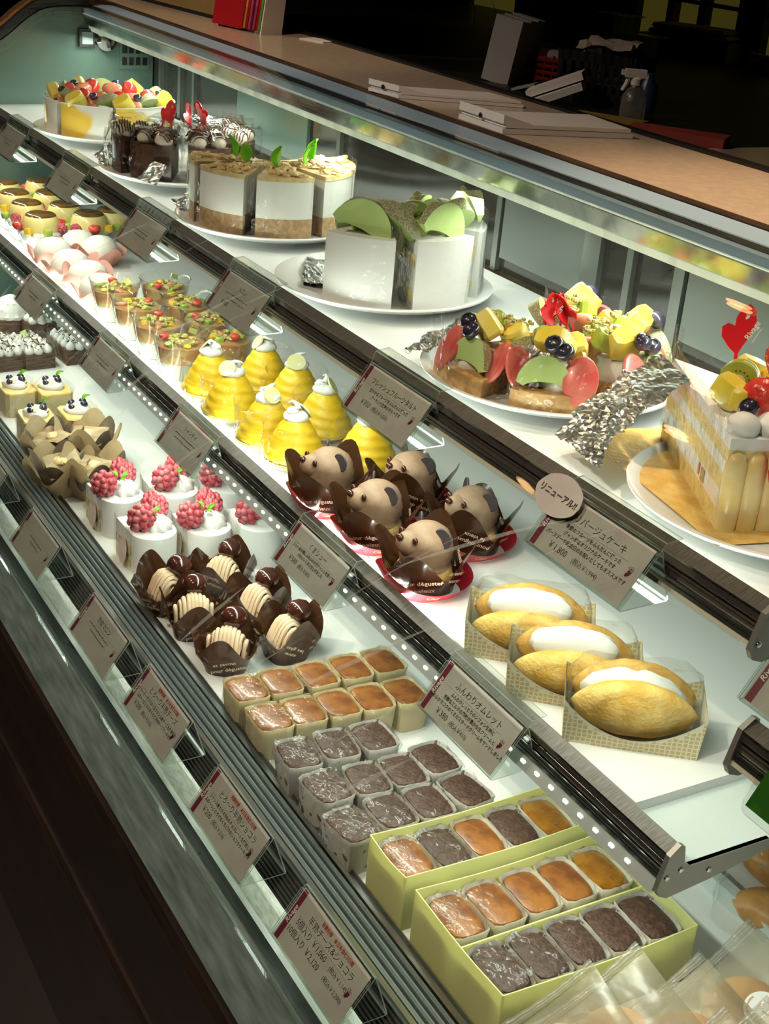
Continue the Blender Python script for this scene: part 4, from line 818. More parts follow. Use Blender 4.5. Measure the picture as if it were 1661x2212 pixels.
p = at(42, 930, ZD + .03); pl = MB().prism([(.016 * cos(2 * pi * i / 24), .022 * sin(2 * pi * i / 24)) for i in range(24)], 0, .0006)

# ------------------------------------------------------------------ chocolate meringue slices
def drop(mb, x, y, z, s=1.0, mi=0): mb.lathe([(.0075 * s, 0), (.0098 * s, .0045 * s), (.0085 * s, .010 * s), (.0045 * s, .0145 * s), (.0012 * s, .0185 * s), (.0003 * s, .019 * s)], 14, mi, T(x, y, z, random.uniform(-7, 7), random.uniform(-7, 7), 0))
def mer_kind(seed):
    t = thing('meringue_chocolate_slice', '', 'cake'); rn = random.Random(seed); sx, sy, h = .112, .060, .030
    part('cake', MB().box(-sx / 2, sx / 2, -sy / 2, sy / 2, 0, h).mesh('cake', 'choco_layer', 0), t, None, 'layered chocolate sponge block')
    mb = MB()
    for i in range(5):
        for j in range(3): drop(mb, -sx / 2 + .011 + i * .0225 + (j % 2) * .004 + rn.uniform(-.002, .002), -sy / 2 + .011 + j * .019 + rn.uniform(-.002, .002), h - .001, 1.0)
    part('meringue', mb.mesh('drops', 'cream_white', 60), t, None, 'rows of white meringue drops')
    fl = MB()
    for i in range(70):
        x, y = rn.uniform(-sx / 2, sx / 2), rn.uniform(-.024, .024); fl.box(-.0026, .0026, -.0010, .0010, -.0003, .0003, 0, T(x, y, h + rn.uniform(.010, .018), rn.uniform(0, 60), rn.uniform(0, 60), rn.uniform(0, 180)))
    part('chocolate_flakes', fl.mesh('flakes', 'flake', 0), t)
    for i in range(5): part('green_square', MB().box(-.0085, .0085, -.006, .006, -.0004, .0004).mesh('square', 'pistachio_leaf', 0), t, T(-.045 + i * .022, rn.uniform(-.006, .010), h + .019, rn.uniform(-30, 30), rn.uniform(-30, 30), rn.uniform(0, 90)))
    part('film_wrap', wrap_box(sx + .008, sy + .008, .052, seed + 40, .0025, 'film_crisp', top=False), t)
    return Kind(t)
EK = [mer_kind(s) for s in (1, 2)]
for i, (px, py, lb) in enumerate(((66, 748, 'in front, beside the blueberry cheesecakes'), (152, 738, 'in front, away from the glass'), (2, 752, 'cut by the left picture edge'), (72, 684, 'behind, under the furthest rail card'))):
    p = at(px, py, ZD + .03); EK[i % 2].place((p.x, p.y, ZD), R(4), f'meringue topped chocolate slice {lb}', 'meringue chocolate slices')
t = thing('meringue_swirl_cake', 'tall white piped swirl cake behind the meringue slices', 'cake', (*at(24, 690, ZD + .02).xy, ZD))
part('cake', MB().lathe([(.040, 0), (.040, .03), (.001, .03)], 24).mesh('cake', 'choco_layer', 30), t)
part('piped_swirl', MB().lathe([(.040, .029), (.043, .036), (.036, .044), (.037, .050), (.028, .057), (.028, .062), (.018, .068), (.006, .074), (.001, .075)], 40, fn=lambda a, k: 1 + .03 * sin(13 * a + 1.4 * k)).mesh('swirl', 'cream_white', 60), t)

# ------------------------------------------------------------------ bagged pastries at the front right
def bag_kind(seed, bread=False):
    t = thing('bagged_pastry', '', 'pastry'); rn = random.Random(seed); wx, wy = .068, .066
    def fn(u, v, sgn):
        x, y = (u - .5) * 2 * wx, (v - .5) * 2 * wy; b = (max(0, sin(pi * u)) ** .6) * (max(0, sin(pi * min(1, v * 1.08))) ** .6)
        return (x * (1 - .05 * sin(pi * v)), y * (1 - .04 * sin(pi * u)), sgn * (.015 * b) + .0025 * sin(9 * u + 5 * v + seed) * b + (.0014 * sin(44 * u) if v > .93 else 0) + .018)
    mb = MB().sheet(lambda u, v: fn(u, v * .92, 1), 18, 16).sheet(lambda u, v: fn(1 - u, v * .92, -1), 18, 16)
    part('frosted_bag', mb.mesh('bag', 'frost', 35), t, None, 'frosted clear bag with a crimped seam')
    part('crimped_seam', MB().sheet(lambda u, v: (fn(u, .92, 1)[0], fn(u, .92 + .08 * v, 1)[1], .018 + .003 * (1 - v) * sin(pi * u) + .0005 * sin(60 * u) + .0012 * cos(v * 18) + .004 * v * sin(5 * u + seed)), 40, 12).mesh('seam', 'frost_seam', 0), t, None, 'crimped top seam of the bag')
    part('cookie', MB().lathe([(.001, -.010), (.030, -.009), (.037, -.002), (.036, .004), (.026, .009), (.001, .0105)], 26, 0, T(-.006, .004, .018)).mesh('cookie', 'cookie', 50), t, None, 'round golden brown cake')
    sk = part('round_sticker', MB().prism([(.0165 * cos(2 * pi * i / 28), .0165 * sin(2 * pi * i / 28)) for i in range(28)], 0, .0005).mesh('sticker', 'sticker', 0), t, T(.004, -.008, .0352), 'white round sticker with a gold swirl')
    lg = MB().tube([(-.0135 * cos(a), .0135 * sin(a), .0008) for a in [R(-35 + 8 * k) for k in range(18)]], .0007, 5).tube([(-.002, -.001, .0008), (-.001, -.007, .0008), (.003, -.0095, .0008), (.007, -.006, .0008), (.0075, .001, .0008), (.008, -.006, .0008), (.012, -.009, .0008)], .0009, 5).tube([(-.008 + .001 * k, .004 + .0012 * sin(k * 2), .0008) for k in range(17)], .0003, 4)
    part('swirl_logo', lg.mesh('logo', 'ink_gold', 0), sk)
    for c in t.children: c.matrix_basis = T(rz=90) @ c.matrix_basis
    return Kind(t)
PK = [bag_kind(s) for s in (1, 2)]
def bag(px, py, z, i, label, tilt=(16, -8), rz=0, sc=1.0):
    p = at(px, py, z); o = PK[i % 2].place((0, 0, 0), 0, label, 'bagged pastries', sc)
    # the corner seen at (px, py) is the bag's far back corner
    rot = Euler((R(tilt[0]), R(tilt[1]), R(rz))); o.rotation_euler = rot; c = rot.to_matrix() @ Vector((-.068, .066, .018)) * sc
    o.location = Vector((p.x, p.y, z)) - c; return o
bag(1611, 1984, .655, 1, 'bagged round cake furthest back, its white sticker showing at the right edge', (22, 6), 8)
bag(1504, 2052, .650, 0, 'third bagged round cake from the yellow box', (24, 6), 4)
bag(1369, 2034, .668, 1, 'second bagged round cake, its corner over the wide yellow box', (30, 8), 2)
bag(1268, 2068, .672, 0, 'bagged round cake nearest the glass, leaning on the wide yellow box', (33, 8), -2)
bag(1556, 2168, .672, 0, 'bagged round cake in the front row, cut by the bottom picture edge', (30, 8), 0)
bag(1652, 2150, .672, 1, 'bagged round cake at the bottom right picture corner', (30, 8), 0)
def loaf(px, py, z, label, rz):
    p = at(px, py, z + .03); t = thing('bagged_bread', label, 'bread', (p.x + .03, p.y + .01, z), R(rz), 'bagged breads on the side deck', .8)
    part('bread', MB().lathe([(.02, 0), (.055, .006), (.062, .02), (.05, .036), (.02, .045), (.001, .046)], 24, 0, T(0, 0, 0, 0, 0, 0, (1.25, .62, 1))).mesh('bread', 'bread', 50), t)
    part('clear_bag', wrap_box(.19, .10, .058, rz, .004, 'film_crisp'), t); return t
loaf(1650, 1830, ZD, 'brown bread in a clear bag behind the middle shelf bracket', 10)
loaf(1655, 1930, ZD, 'pale bread in a clear bag beside the bread under the green photo', 30)
p = at(1560, 1935, ZD)
single('sweets_tray', MB().box(p.x - .10, p.x + .22, p.y - .01, p.y + .004, ZD, ZD + .02).mesh('tray', 'shelf_tray', 0), 'grey green low divider strip lying on the deck under the middle shelf end', 'divider')
# ------------------------------------------------------------------ middle shelf: omelette sponges in trays
def omelet_kind(seed, opening):
    t = thing('cream_sponge_omelette', '', 'sponge cake'); L, W, h = .061, .031, .025; mb = MB()
    def wall(y0, sgn):
        n = 20
        def top(u): return .046 - .033 * sin(pi * u) ** .8 if sgn < 0 else .046 - .016 * sin(pi * u)
        a = lambda u, v: ((u - .5) * 2 * (L + .003 * v), y0 + sgn * .004 * v, top(u) * v)
        b = lambda u, v: ((.5 - u) * 2 * (L + .003 * v), y0 + sgn * (.004 * v - .0009), top(1 - u) * v)
        if sgn > 0: a, b = b, a
        mb.sheet(a, n, 5, 0); mb.sheet(b, n, 5, 1)
    wall(-W, -1); wall(W, 1)
    for s in (-1, 1):
        e = s * L
        vs = [(e, -W, 0), (e, W, 0), (e + s * .003, W + .004, .046), (e + s * .003, -W - .004, .046)]; ws = [(x - s * .0009, y * .98, z) for x, y, z in vs]
        f = (0, 1, 2, 3) if s > 0 else (3, 2, 1, 0); mb.add(vs, [f], 0); mb.add(ws, [f[::-1]], 1)
    mb.box(-L, L, -W, W, 0, .0008, 1)
    part('paper_tray', mb.mesh('tray', ['lattice', 'paper_cup_cream'], 40), t, None, 'cream paper tray with a gold lattice print')
    def leaf(hl, ry, rz, p=.75):      # pointed lens lying along x
        return MB().lathe([(max(.004, (1 - abs(k / 14 - 1) ** 2.2) ** p), hl * (k / 14 - 1)) for k in range(29)], 22, 0, T(0, 0, 0, 0, 90, 0) @ T(s=(rz, ry, 1)), fn=lambda a, k: 1 + .015 * sin(5 * a + k * .8 + seed))
    part('sponge', leaf(.0585, .020, .0235 if opening else .030).mesh('sponge', 'omelet', 60), t, T(0, -.0105, .0255 if opening else .032, 18 if opening else 14, 0, 0), 'golden folded sponge')
    part('sponge', leaf(.0585, .0135, .031).mesh('sponge', 'toast', 60), t, T(0, .0165, .034, -12, 0, 0))
    part('cream', MB().blob((0, 0, 0), (.045, .013, .020), 0, seed + 2, .07, 4, 20, 12).mesh('cream', 'cream_white', 60), t, T(-.002, .004, .046 if opening else .043, 0, 0, 0), 'white whipped cream in the fold')
    part('film_wrap', wrap_box(.119, .056, .066, seed + 50, .0022, 'film'), t, T(0, 0, .003))
    return Kind(t)
OK_ = [omelet_kind(1, True), omelet_kind(2, False)]
for i, (px, py, lb) in enumerate(((1002, 1417, 'furthest from the rail end, showing much cream'), (1091, 1507, 'in the middle of the three trays'), (1213, 1600, 'nearest the rail end, golden side to the front'))):
    c = at(px, py, ZM); u = Vector((.607, .795, 0)); n = Vector((-.795, .607, 0)); p = c + u * .061 + n * .031
    OK_[1 if i == 2 else 0].place((p.x, p.y, ZM), atan2(u.y, u.x), f'folded cream sponge in lattice tray, {lb}', 'folded cream sponges')

# ------------------------------------------------------------------ bear shaped cream puffs
def bear_kind(seed):
    t = thing('bear_cream_puff', '', 'cream puff')
    part('puff_base', MB().lathe([(.018, .002), (.030, .008), (.033, .018), (.028, .028), (.012, .034), (.001, .035)], 26, fn=lambda a, k: 1 + .045 * sin(7 * a + k + seed)).mesh('puff', 'puff', 60), t, None, 'golden choux puff')
    hd = MB()
    hd.lathe([(.020, .024), (.0285, .029), (.0275, .0345), (.0300, .0375), (.0285, .044), (.0300, .047), (.0280, .055), (.0285, .058), (.0230, .0665), (.0140, .073), (.005, .0765), (.001, .077)], 30, fn=lambda a, k: 1 + .02 * sin(a * 2 + k * 1.3))
    hd.blob((0, -.0225, .0555), (.0150, .0150, .0138), 0, seed, .02)
    head = part('head', hd.mesh('head', 'mocha', 60), t, None, 'piped milk coffee coloured cream head')
    part('nose', MB().blob((0, 0, 0), (.0052, .004, .0038)).mesh('nose', 'chestnut', 60), head, T(0, -.0350, .0645), 'dark brown nose')
    for s in (-1, 1):
        part('eye', MB().blob((0, 0, 0), (.0037, .003, .0043)).mesh('eye', 'chestnut', 60), head, T(s * .0145, -.0245, .0640), 'small dark brown eye')
        part('ear', MB().lathe([(.0005, -.0013), (.0105, -.0013), (.0115, 0), (.0105, .0013), (.0005, .0013)], 22, 0, T(0, 0, 0, 90, 0, 0)).mesh('ear', 'ear_choco', 40), head, T(s * .0235, .004, .0665, -6, s * 30, s * 22), 'round dark chocolate ear')
    wr = part('film_cup', petal_cup(.030, .047, .064, .42, seed=seed, m='brown_film', phase=.8), t, None, 'brown printed film cup')
    part('print', film_words(.030, .047, .058, ['saveurs', 'les gâteaux', 'le vieux', 'et savourer', 'maison', 'pour déguster'], seed), wr)
    def band(u, v):
        a = 2 * pi * u; c, q = cos(a), sin(a); d = (abs(c) ** 3 + abs(q) ** 3) ** (-1 / 3); r = (.037 + .011 * v) * d; pk = .5 + .5 * cos(2 * a + pi)
        return (r * c * 1.05, r * q, .0005 + v * (.012 + .013 * pk))
    bd = part('red_band', MB().sheet(band, 44, 3, 0, None, True).mesh('band', 'red_paper', 50), t, None, 'red paper boat with gold lettering')
    mb = MB()
    for a, wd in ((-90, 'les Clairs'), (-20, 'Clair'), (-150, 'ÉCLAIR'), (90, 'les Clairs')):
        r = .0475; a = R(a); tg_ = Vector((-sin(a), cos(a), 0)); nrm = Vector((cos(a), sin(a), -.55)).normalized()
        mb.text(wd, .0072, basis(Vector((r * cos(a) * 1.04, r * sin(a), .008)), tg_, nrm.cross(tg_)), 0, 'CENTER', .0, .3)
    part('gold_print', mb.mesh('print', 'ink_gold', 0), bd)
    return Kind(t)
GK = [bear_kind(s) for s in (1, 2)]
for i, (px, py, rz, lb) in enumerate(((712, 1008, -8, 'at the back, beside the yellow mounds'), (890, 1016, 6, 'at the back under the upper rail card'), (815, 1080, -4, 'in the middle of the group'), (1022, 1094, 2, 'under the upper rail, closest to the oval tagged card'), (922, 1172, 0, 'in front, closest to the folded sponges'))):
    p = at(px, py, ZM + .052); GK[i % 2].place((p.x, p.y, ZM), R(rz), f'bear shaped cream puff {lb}', 'bear shaped cream puffs')

# ------------------------------------------------------------------ yellow cream mounds
def mound_kind(seed):
    t = thing('lemon_cream_mound', '', 'cake')
    part('foil_cup', MB().lathe([(.026, 0), (.036, .013), (.0365, .014), (.035, .0135), (.025, .001)], 40, cap=False, fn=lambda a, k: 1 + .015 * sin(20 * a)).mesh('cup', 'silver_cup', 40), t, None, 'pleated metallic cup')
    pr_ = []
    bell = lambda q: .0125 + .0235 * (1 - q ** 1.25) ** .9
    pr_ = [(bell(k / 26), .010 + .058 * k / 26) for k in range(27)] + [(.004, .0690)]
    part('yellow_cream', MB().lathe([(.001, .008), (.033, .009)] + pr_, 36, fn=lambda a, k: 1 + .022 * sin(2 * pi * 5 * k / 28 + a + .8 * sin(a * 2 + seed)) * (1 if k < 27 else 0) + .012 * sin(a * 3 + k * .3)).mesh('cream', 'lemon_cream', 60), t, None, 'folded mound of yellow piped cream')
    mb = MB(); mb.blob((0, 0, .071), (.0145, .0145, .0095), 0, seed, .08); mb.blob((.004, .003, .079), (.007, .007, .006), 0, seed + 1, .1)
    mb.tube([(-.002, .004, .082), (.001, -.003, .0875), (.006, -.007, .0885), (.010, -.006, .0865)], .0038, 8, 0, None, lambda t_: 1 - .75 * t_)
    part('cream_top', mb.mesh('dollop', 'cream_white', 60), t)
    ls = MB().lathe([(.0002, -.001), (.0115, -.001), (.0115, .001), (.0002, .001)], 18, 0); part('lemon_slice', ls.mesh('slice', 'lemon_rind', 30), t, T(-.008, -.004, .078, 58, -18, -40))
    part('film_collar', MB().lathe([(.038, .0), (.0385, .03), (.037, .058), (.039, .066)], 15, cap=False, fn=lambda a, k: 1 + .05 * sin(5 * a + 2 * k + seed)).mesh('collar', 'film_crisp', 0), t)
    return Kind(t)
NK = [mound_kind(s) for s in (1, 2)]
for i, (px, py, lb) in enumerate(((447, 762, 'behind the fruit cups, beside the glass'), (562, 752, 'behind the fruit cups, away from the glass'), (493, 806, 'second from the fruit cups, beside the glass'), (632, 790, 'second from the fruit cups, away from the glass'), (568, 862, 'third from the fruit cups, beside the glass'), (692, 844, 'third from the fruit cups, away from the glass'), (630, 902, 'closest to the bear puffs, beside the glass'), (788, 912, 'closest to the bear puffs, under the upper rail card'))):
    p = at(px, py, ZM + .066); NK[i % 2].place((p.x, p.y + 0.007, ZM), R(i * 40), f'yellow cream mound {lb}', 'yellow cream mounds', (1.16, 1.16, .95))

# ------------------------------------------------------------------ fruit jelly cups
def cup_kind(seed):
    t = thing('fruit_jelly_cup', '', 'dessert cup'); h, rb, rt = .088, .026, .038
    r_ = lambda z: rb + (rt - rb) * z / h
    part('clear_cup', MB().lathe([(rb, 0), (rt, h), (rt + .0012, h + .0005), (rt + .0008, h + .0016), (rt - .0009, h), (rb - .0009, .001)], 30, cap=False).mesh('cup', 'cup_clear', 40), t)
    part('milk_layer', MB().lathe([(r_(0) - .0012, .0012), (r_(.034) - .0012, .034), (.001, .034)], 26).mesh('layer', 'milk', 30), t, None, 'white milk layer at the bottom')
    part('jelly_layer', MB().lathe([(r_(.0345) - .0012, .0345), (r_(.066) - .0012, .066), (.001, .069)], 26).mesh('layer', 'jelly', 30), t, None, 'amber and red fruit jelly')
    rn = random.Random(seed)
    for k, me in enumerate((MANGO, KCH, STRAW, KCH, MANGO, GFRUIT)):
        a = k * 1.05 + seed; part('fruit', me, t, T(.020 * cos(a), .020 * sin(a), (.062 if me in (MANGO, GFRUIT, KCH) else .069) + rn.uniform(0, .003), rn.uniform(-25, 25), rn.uniform(-25, 25), rn.uniform(0, 180), .6 if me in (GFRUIT, STRAW) else .9))
    part('jelly_bits', GLIT, t, T(.002, 0, .070, 0, 0, 0, 1.3)); part('gold_leaf', MB().box(-.006, .006, -.005, .005, -.0004, .0004).mesh('leaf', 'gold_leaf', 0), t, T(.014, .014, .086, 50, 30, 20))
    return Kind(t)
CK = [cup_kind(s) for s in (1, 2, 3)]
for i, (px, py, lb) in enumerate(((244, 606, 'furthest from the yellow mounds, beside the glass'), (352, 604, 'furthest from the yellow mounds, away from the glass'), (290, 642, 'second in the row beside the glass'), (398, 638, 'second in the row away from the glass'), (336, 680, 'third in the row beside the glass'), (441, 672, 'third in the row away from the glass'), (385, 722, 'touching the yellow mounds, beside the glass'), (486, 712, 'touching the yellow mounds, away from the glass'))):
    p = at(px, py, ZM + .064); CK[i % 3].place((p.x, p.y + 0.004, ZM), R(i * 70), f'layered fruit jelly cup {lb}', 'fruit jelly cups', (1.12, 1.12, .76))

# ------------------------------------------------------------------ rice cakes in pink paper
def mochi_kind(seed):
    t = thing('pink_wrapped_rice_cake', '', 'rice cake')
    part('rice_cake', MB().lathe([(.022, .004), (.032, .014), (.034, .028), (.029, .043), (.018, .052), (.006, .0555), (.001, .056)], 28, fn=lambda a, k: 1 + .02 * sin(2 * a + seed)).mesh('cake', 'mochi', 60), t, None, 'smooth white rice cake')
    part('pink_paper', petal_cup(.028, .041, .043, .45, seed=seed, m='pink_paper', phase=.5), t, None, 'pink paper cup with pointed corners')
    return Kind(t)
HK = [mochi_kind(s) for s in (1, 2)]
for i, (px, py, lb) in enumerate(((114, 516, 'beside the puddings, near the glass'), (152, 542, 'second in the row near the glass'), (190, 566, 'third in the row near the glass'), (216, 594, 'touching the fruit jelly cups'), (216, 512, 'alone under the furthest upper rail cards'), (170, 500, 'behind, between the puddings and the row'))):
    p = at(px, py, ZM + .052); HK[i % 2].place((p.x, p.y, ZM), R(i * 33), f'white rice cake in pink paper {lb}', 'rice cakes in pink paper', (1.04, 1.04, .98))

# ------------------------------------------------------------------ puddings with fruit
def pud_kind(seed):
    t = thing('fruit_pudding', '', 'pudding'); h = .052
    part('clear_cup', MB().lathe([(.022, 0), (.030, .008), (.042, h), (.0432, h + .001), (.0412, h), (.029, .009)], 28, cap=False).mesh('cup', 'cup_clear', 40), t)
    part('cream', MB().lathe([(.021, .001), (.029, .010), (.039, h - .008), (.030, h - .001), (.001, h)], 24).mesh('cream', 'cream_white', 50), t)
    pd = part('custard', MB().lathe([(.0325, 0), (.0325, .010), (.030, .022), (.0265, .031), (.022, .0345)], 28).mesh('custard', 'custard', 50), t, T(0, 0, h - .004), 'pale yellow custard')
    part('caramel', MB().lathe([(.0268, .0302), (.025, .0335), (.0215, .0358), (.012, .0366), (.001, .0366)], 28).mesh('caramel', 'caramel', 60), pd)
    for k, (me, sc_) in enumerate(((STRAW, .75), (MANGO, 1.0), (KCH, .95), (STRAW, .7), (MANGO, .95), (KCH, .9), (RASP, .7))):
        a = k * 2 * pi / 7 + seed; part('fruit', me, t, T(.036 * cos(a), .036 * sin(a), h - .006, 0, 8, math.degrees(a), sc_ * 1.3))
    return Kind(t)
UK = [pud_kind(s) for s in (1, 2)]
for i, (px, py, lb) in enumerate(((84, 384, 'at the back of the row under the furthest card'), (3, 388, 'cut by the left picture edge, at the back'), (102, 410, 'second from the back, away from the glass'), (26, 410, 'second from the back, near the glass'), (134, 436, 'third from the back, away from the glass'), (52, 432, 'third from the back, near the glass'), (186, 456, 'in front, away from the glass'), (82, 458, 'in front, beside the pink rice cakes'), (236, 448, 'furthest back under the upper rail'))):
    p = at(px, py, ZM + .077); UK[i % 2].place((p.x, p.y + 0.005, ZM), R(i * 50), f'custard pudding with caramel and fruit {lb}', 'fruit puddings', (1.1, 1.1, .9))

# ------------------------------------------------------------------ upper shelf: plates and cut cakes
def plate_kind():
    t = thing('cake_plate', '', 'plate')
    part('plate', MB().lathe([(.001, .012), (.105, .012), (.128, .013), (.140, .0195), (.1405, .0215), (.138, .0222), (.126, .0175), (.104, .0165), (.001, .0165)], 64).mesh('plate', 'white_plate', 40), t)
    part('foot_ring', MB().lathe([(.060, 0), (.063, .0005), (.058, .0125), (.054, .0125)], 40).mesh('foot', 'white_plate', 40), t)
    return Kind(t)
PL = plate_kind()
PC = [(-2.565, .882), (-2.205, .886), (-1.850, .882), (-1.505, .882), (-1.140, .884), (-.790, .892)]
for (x, y), lb in zip(PC, ('under the mango striped round cake', 'under the wrapped chocolate wedges', 'under the tall white slices with green leaves', 'under the melon cakes', 'under the fruit tarts', 'under the large fruit shortcake slice')):
    PL.place((x, y, ZU), 0, f'round white plate {lb}', 'white cake plates')
ZT = ZU + .0167
def wedge(mb, L, ang, z0, z1, mi=0, n=9, r0=0.0, top=None):
    """wedge with its tip at the origin pointing along -x, curved outer wall at +x"""
    a0 = -ang / 2; pts = [(0, 0)] + [(L * cos(a0 + ang * k / n), L * sin(a0 + ang * k / n)) for k in range(n + 1)]
    return mb.prism(pts, z0, z1, mi)
def ring(kinds, c, r_off, angs, labels, group, scale=None):
    for i, (a, lb) in enumerate(zip(angs, labels)):
        a = R(a); kinds[i % len(kinds)].place((c[0] + r_off * cos(a), c[1] + r_off * sin(a), ZT), a, lb, group, scale)
def on_top(t, z, spec):
    for nm, me, x, y, dz, rx, ry, rz, s in spec: part(nm, me, t, T(x, y, z + dz, rx, ry, rz, s))
# 1: round cake with mango striped band
def mango_kind(seed):
    t = thing('mango_band_cake', '', 'cake'); mb = MB(); wedge(mb, .108, R(50), 0, .052); part('cake', mb.mesh('cake', 'cream', 20), t)
    bd = MB(); n = 12; a0 = -R(26)
    bd.sheet(lambda u, v: (.1095 * cos(a0 + R(52) * u), .1095 * sin(a0 + R(52) * u), .0005 + v * .058), n, 2); part('band', bd.mesh('band', 'mango_wave', 60), t, None, 'white band with yellow mango swirls')
    rim = MB().tube([(.1095 * cos(a0 + R(52) * k / n), .1095 * sin(a0 + R(52) * k / n), .0585) for k in range(n + 1)], .0012, 6); part('band_rim', rim.mesh('rim', 'cream_white', 60), t)
    on_top(t, .050, (('citrus', GFRUIT, .070, 0, -.002, 0, 0, 30, 1.2), ('pineapple', PINEW, .084, -.018, .0, 20, -30, 20 + seed * 50, 1.25), ('melon_wedge', MELONB, .064, .026, .002, 40, 15, 100 + 20 * seed, .7), ('strawberry', STRAW, .050, -.012, .008, 60, 20, 40, 1.4), ('blueberry', BLUE, .080, .006, .016, 0, 0, 0, 1.2), ('citrus', GFRUIT, .050, .008, .008, 20, 0, 90, 1.1)))
    return Kind(t)
WK = [mango_kind(s) for s in (1, 2)]
ring(WK, PC[0], .010, (-95, -42, 10, 62, 150, 205), ['wedge of mango striped cake ' + q for q in ('facing the glass, left', 'facing the glass, right', 'at the right beside the chocolate wedges', 'at the back right', 'at the back left', 'at the left end of the plate')], 'mango striped cake wedges')
# 2: chocolate wedges with drizzled domes, wrapped
def choc_kind(seed):
    t = thing('chocolate_wedge', '', 'cake'); mb = MB(); wedge(mb, .100, R(44), 0, .056); part('cake', mb.mesh('cake', 'choco', 20), t, None, 'dark glossy chocolate wedge')
    dm = MB(); pos = ((.080, -.016, .013), (.082, .017, .013), (.054, 0, .0135), (.030, 0, .011))
    for x, y, r in pos: dm.blob((x, y, .058 + r * .45), (r * 1.15, r * 1.15, r), nu=16, nv=10)
    part('cream_dome', dm.mesh('domes', 'dome_cream', 60), t, None, 'pale cream domes')
    dz = MB(); rn = random.Random(seed)
    for x, y, r in pos:
        for k in range(6):
            o = (k - 2.5) * r * .34; q = [(x + o + .0012 * sin(3 * s_), y + r * 1.2 * s_, .058 + r * .45 + r * 1.06 * sqrt(max(0, 1 - (s_ * .97) ** 2 - (o / (r * 1.2)) ** 2))) for s_ in [j / 6 - 1 for j in range(13)]]; dz.tube(q, .0011, 5)
    part('drizzle', dz.mesh('drizzle', 'choco', 60), t, None, 'dark chocolate drizzle')
    add_pick(t, T(.022, 0, .060, 70, 0, 100 + 20 * seed, 1.0))
    part('film_wrap', wrap_box(.110, .080, .082, seed + 60, .007, 'film_crisp'), t, T(.052, 0, 0))
    return Kind(t)
VK = [choc_kind(s) for s in (1, 2)]
ring(VK, PC[1], .018, (-100, -50, 0, 50, 105), ['film wrapped chocolate wedge with drizzled domes, ' + q for q in ('facing the glass, left', 'facing the glass, right', 'beside the tall white slices', 'at the back right', 'at the back')], 'wrapped chocolate wedges')
single('foil_sheet', crumple([(-2.30, .765, ZT + .004), (-2.235, .758, ZT + .002), (-2.215, .800, ZT + .045), (-2.285, .815, ZT + .05)], .005, 3, 'foil'), 'crumpled silver foil leaning on the wrapped chocolate wedges', 'foil')
single('foil_corner', crumple([(-2.125, .775, ZT + .003), (-2.075, .79, ZT + .003), (-2.09, .815, ZT + .03), (-2.11, .80, ZT + .034)], .003, 5, 'foil', 5), 'small pointed silver foil corner before the front chocolate wedge', 'foil')
# 3: tall white slices
def tall_kind(seed):
    t = thing('tall_cream_slice', '', 'cake'); mb = MB(); wedge(mb, .112, R(42), 0, .028, 0); wedge(mb, .112, R(42), .028, .080, 1); part('cake', mb.mesh('cake', ['base_brown', 'cream'], 20), t, None, 'white cream over a brown base')
    cr = MB(); rn = random.Random(seed)
    wedge(cr, .113, R(42), .080, .086, 0)
    for i in range(26):
        x = .020 + .088 * sqrt(rn.random()); y = rn.uniform(-.3, .3) * x; cr.lathe([(.5, 0), (1, .4), (.7, 1)], 6, 0, T(x, y, .085, rn.uniform(-30, 30), rn.uniform(-30, 30), rn.uniform(0, 90), (rn.uniform(.005, .012), rn.uniform(.004, .008), rn.uniform(.003, .007))))
    part('caramel_crumble', cr.mesh('crumble', 'crumb', 20), t)
    part('green_leaf', MINT, t, T(.052, -.002, .086, 10, -78, 20, 1.5)); part('almond', MB().blob((0, 0, 0), (.008, .005, .001)).mesh('almond', 'almond', 60), t, T(.098, .01, .088, 60, 0, 20))
    wm = MB(); wedge(wm, .117, R(45), .0, .094, 0); wm.f = wm.f[:-2]; wm.m = wm.m[:-2]; rn2 = random.Random(seed)
    for v in wm.v: v.x += rn2.uniform(-.002, .003); v.y += rn2.uniform(-.002, .002)
    part('film_collar', wm.mesh('collar', 'film_crisp', 0), t, T(-.003, 0, 0))
    return Kind(t)
TK = [tall_kind(s) for s in (1, 2)]
ring(TK, PC[2], .008, (-112, -64, -16, 32, 80), ['tall white cream slice with green leaf, ' + q for q in ('leftmost on the plate', 'second on the plate', 'in the middle of the plate', 'fourth, at the right', 'at the back')], 'tall white cream slices')
single('foil_sheet', crumple([(-1.97, .775, ZT + .002), (-1.915, .765, ZT + .002), (-1.91, .80, ZT + .03), (-1.965, .82, ZT + .02)], .005, 9, 'foil'), 'silver and gold foil beside the leftmost tall white slice', 'foil')
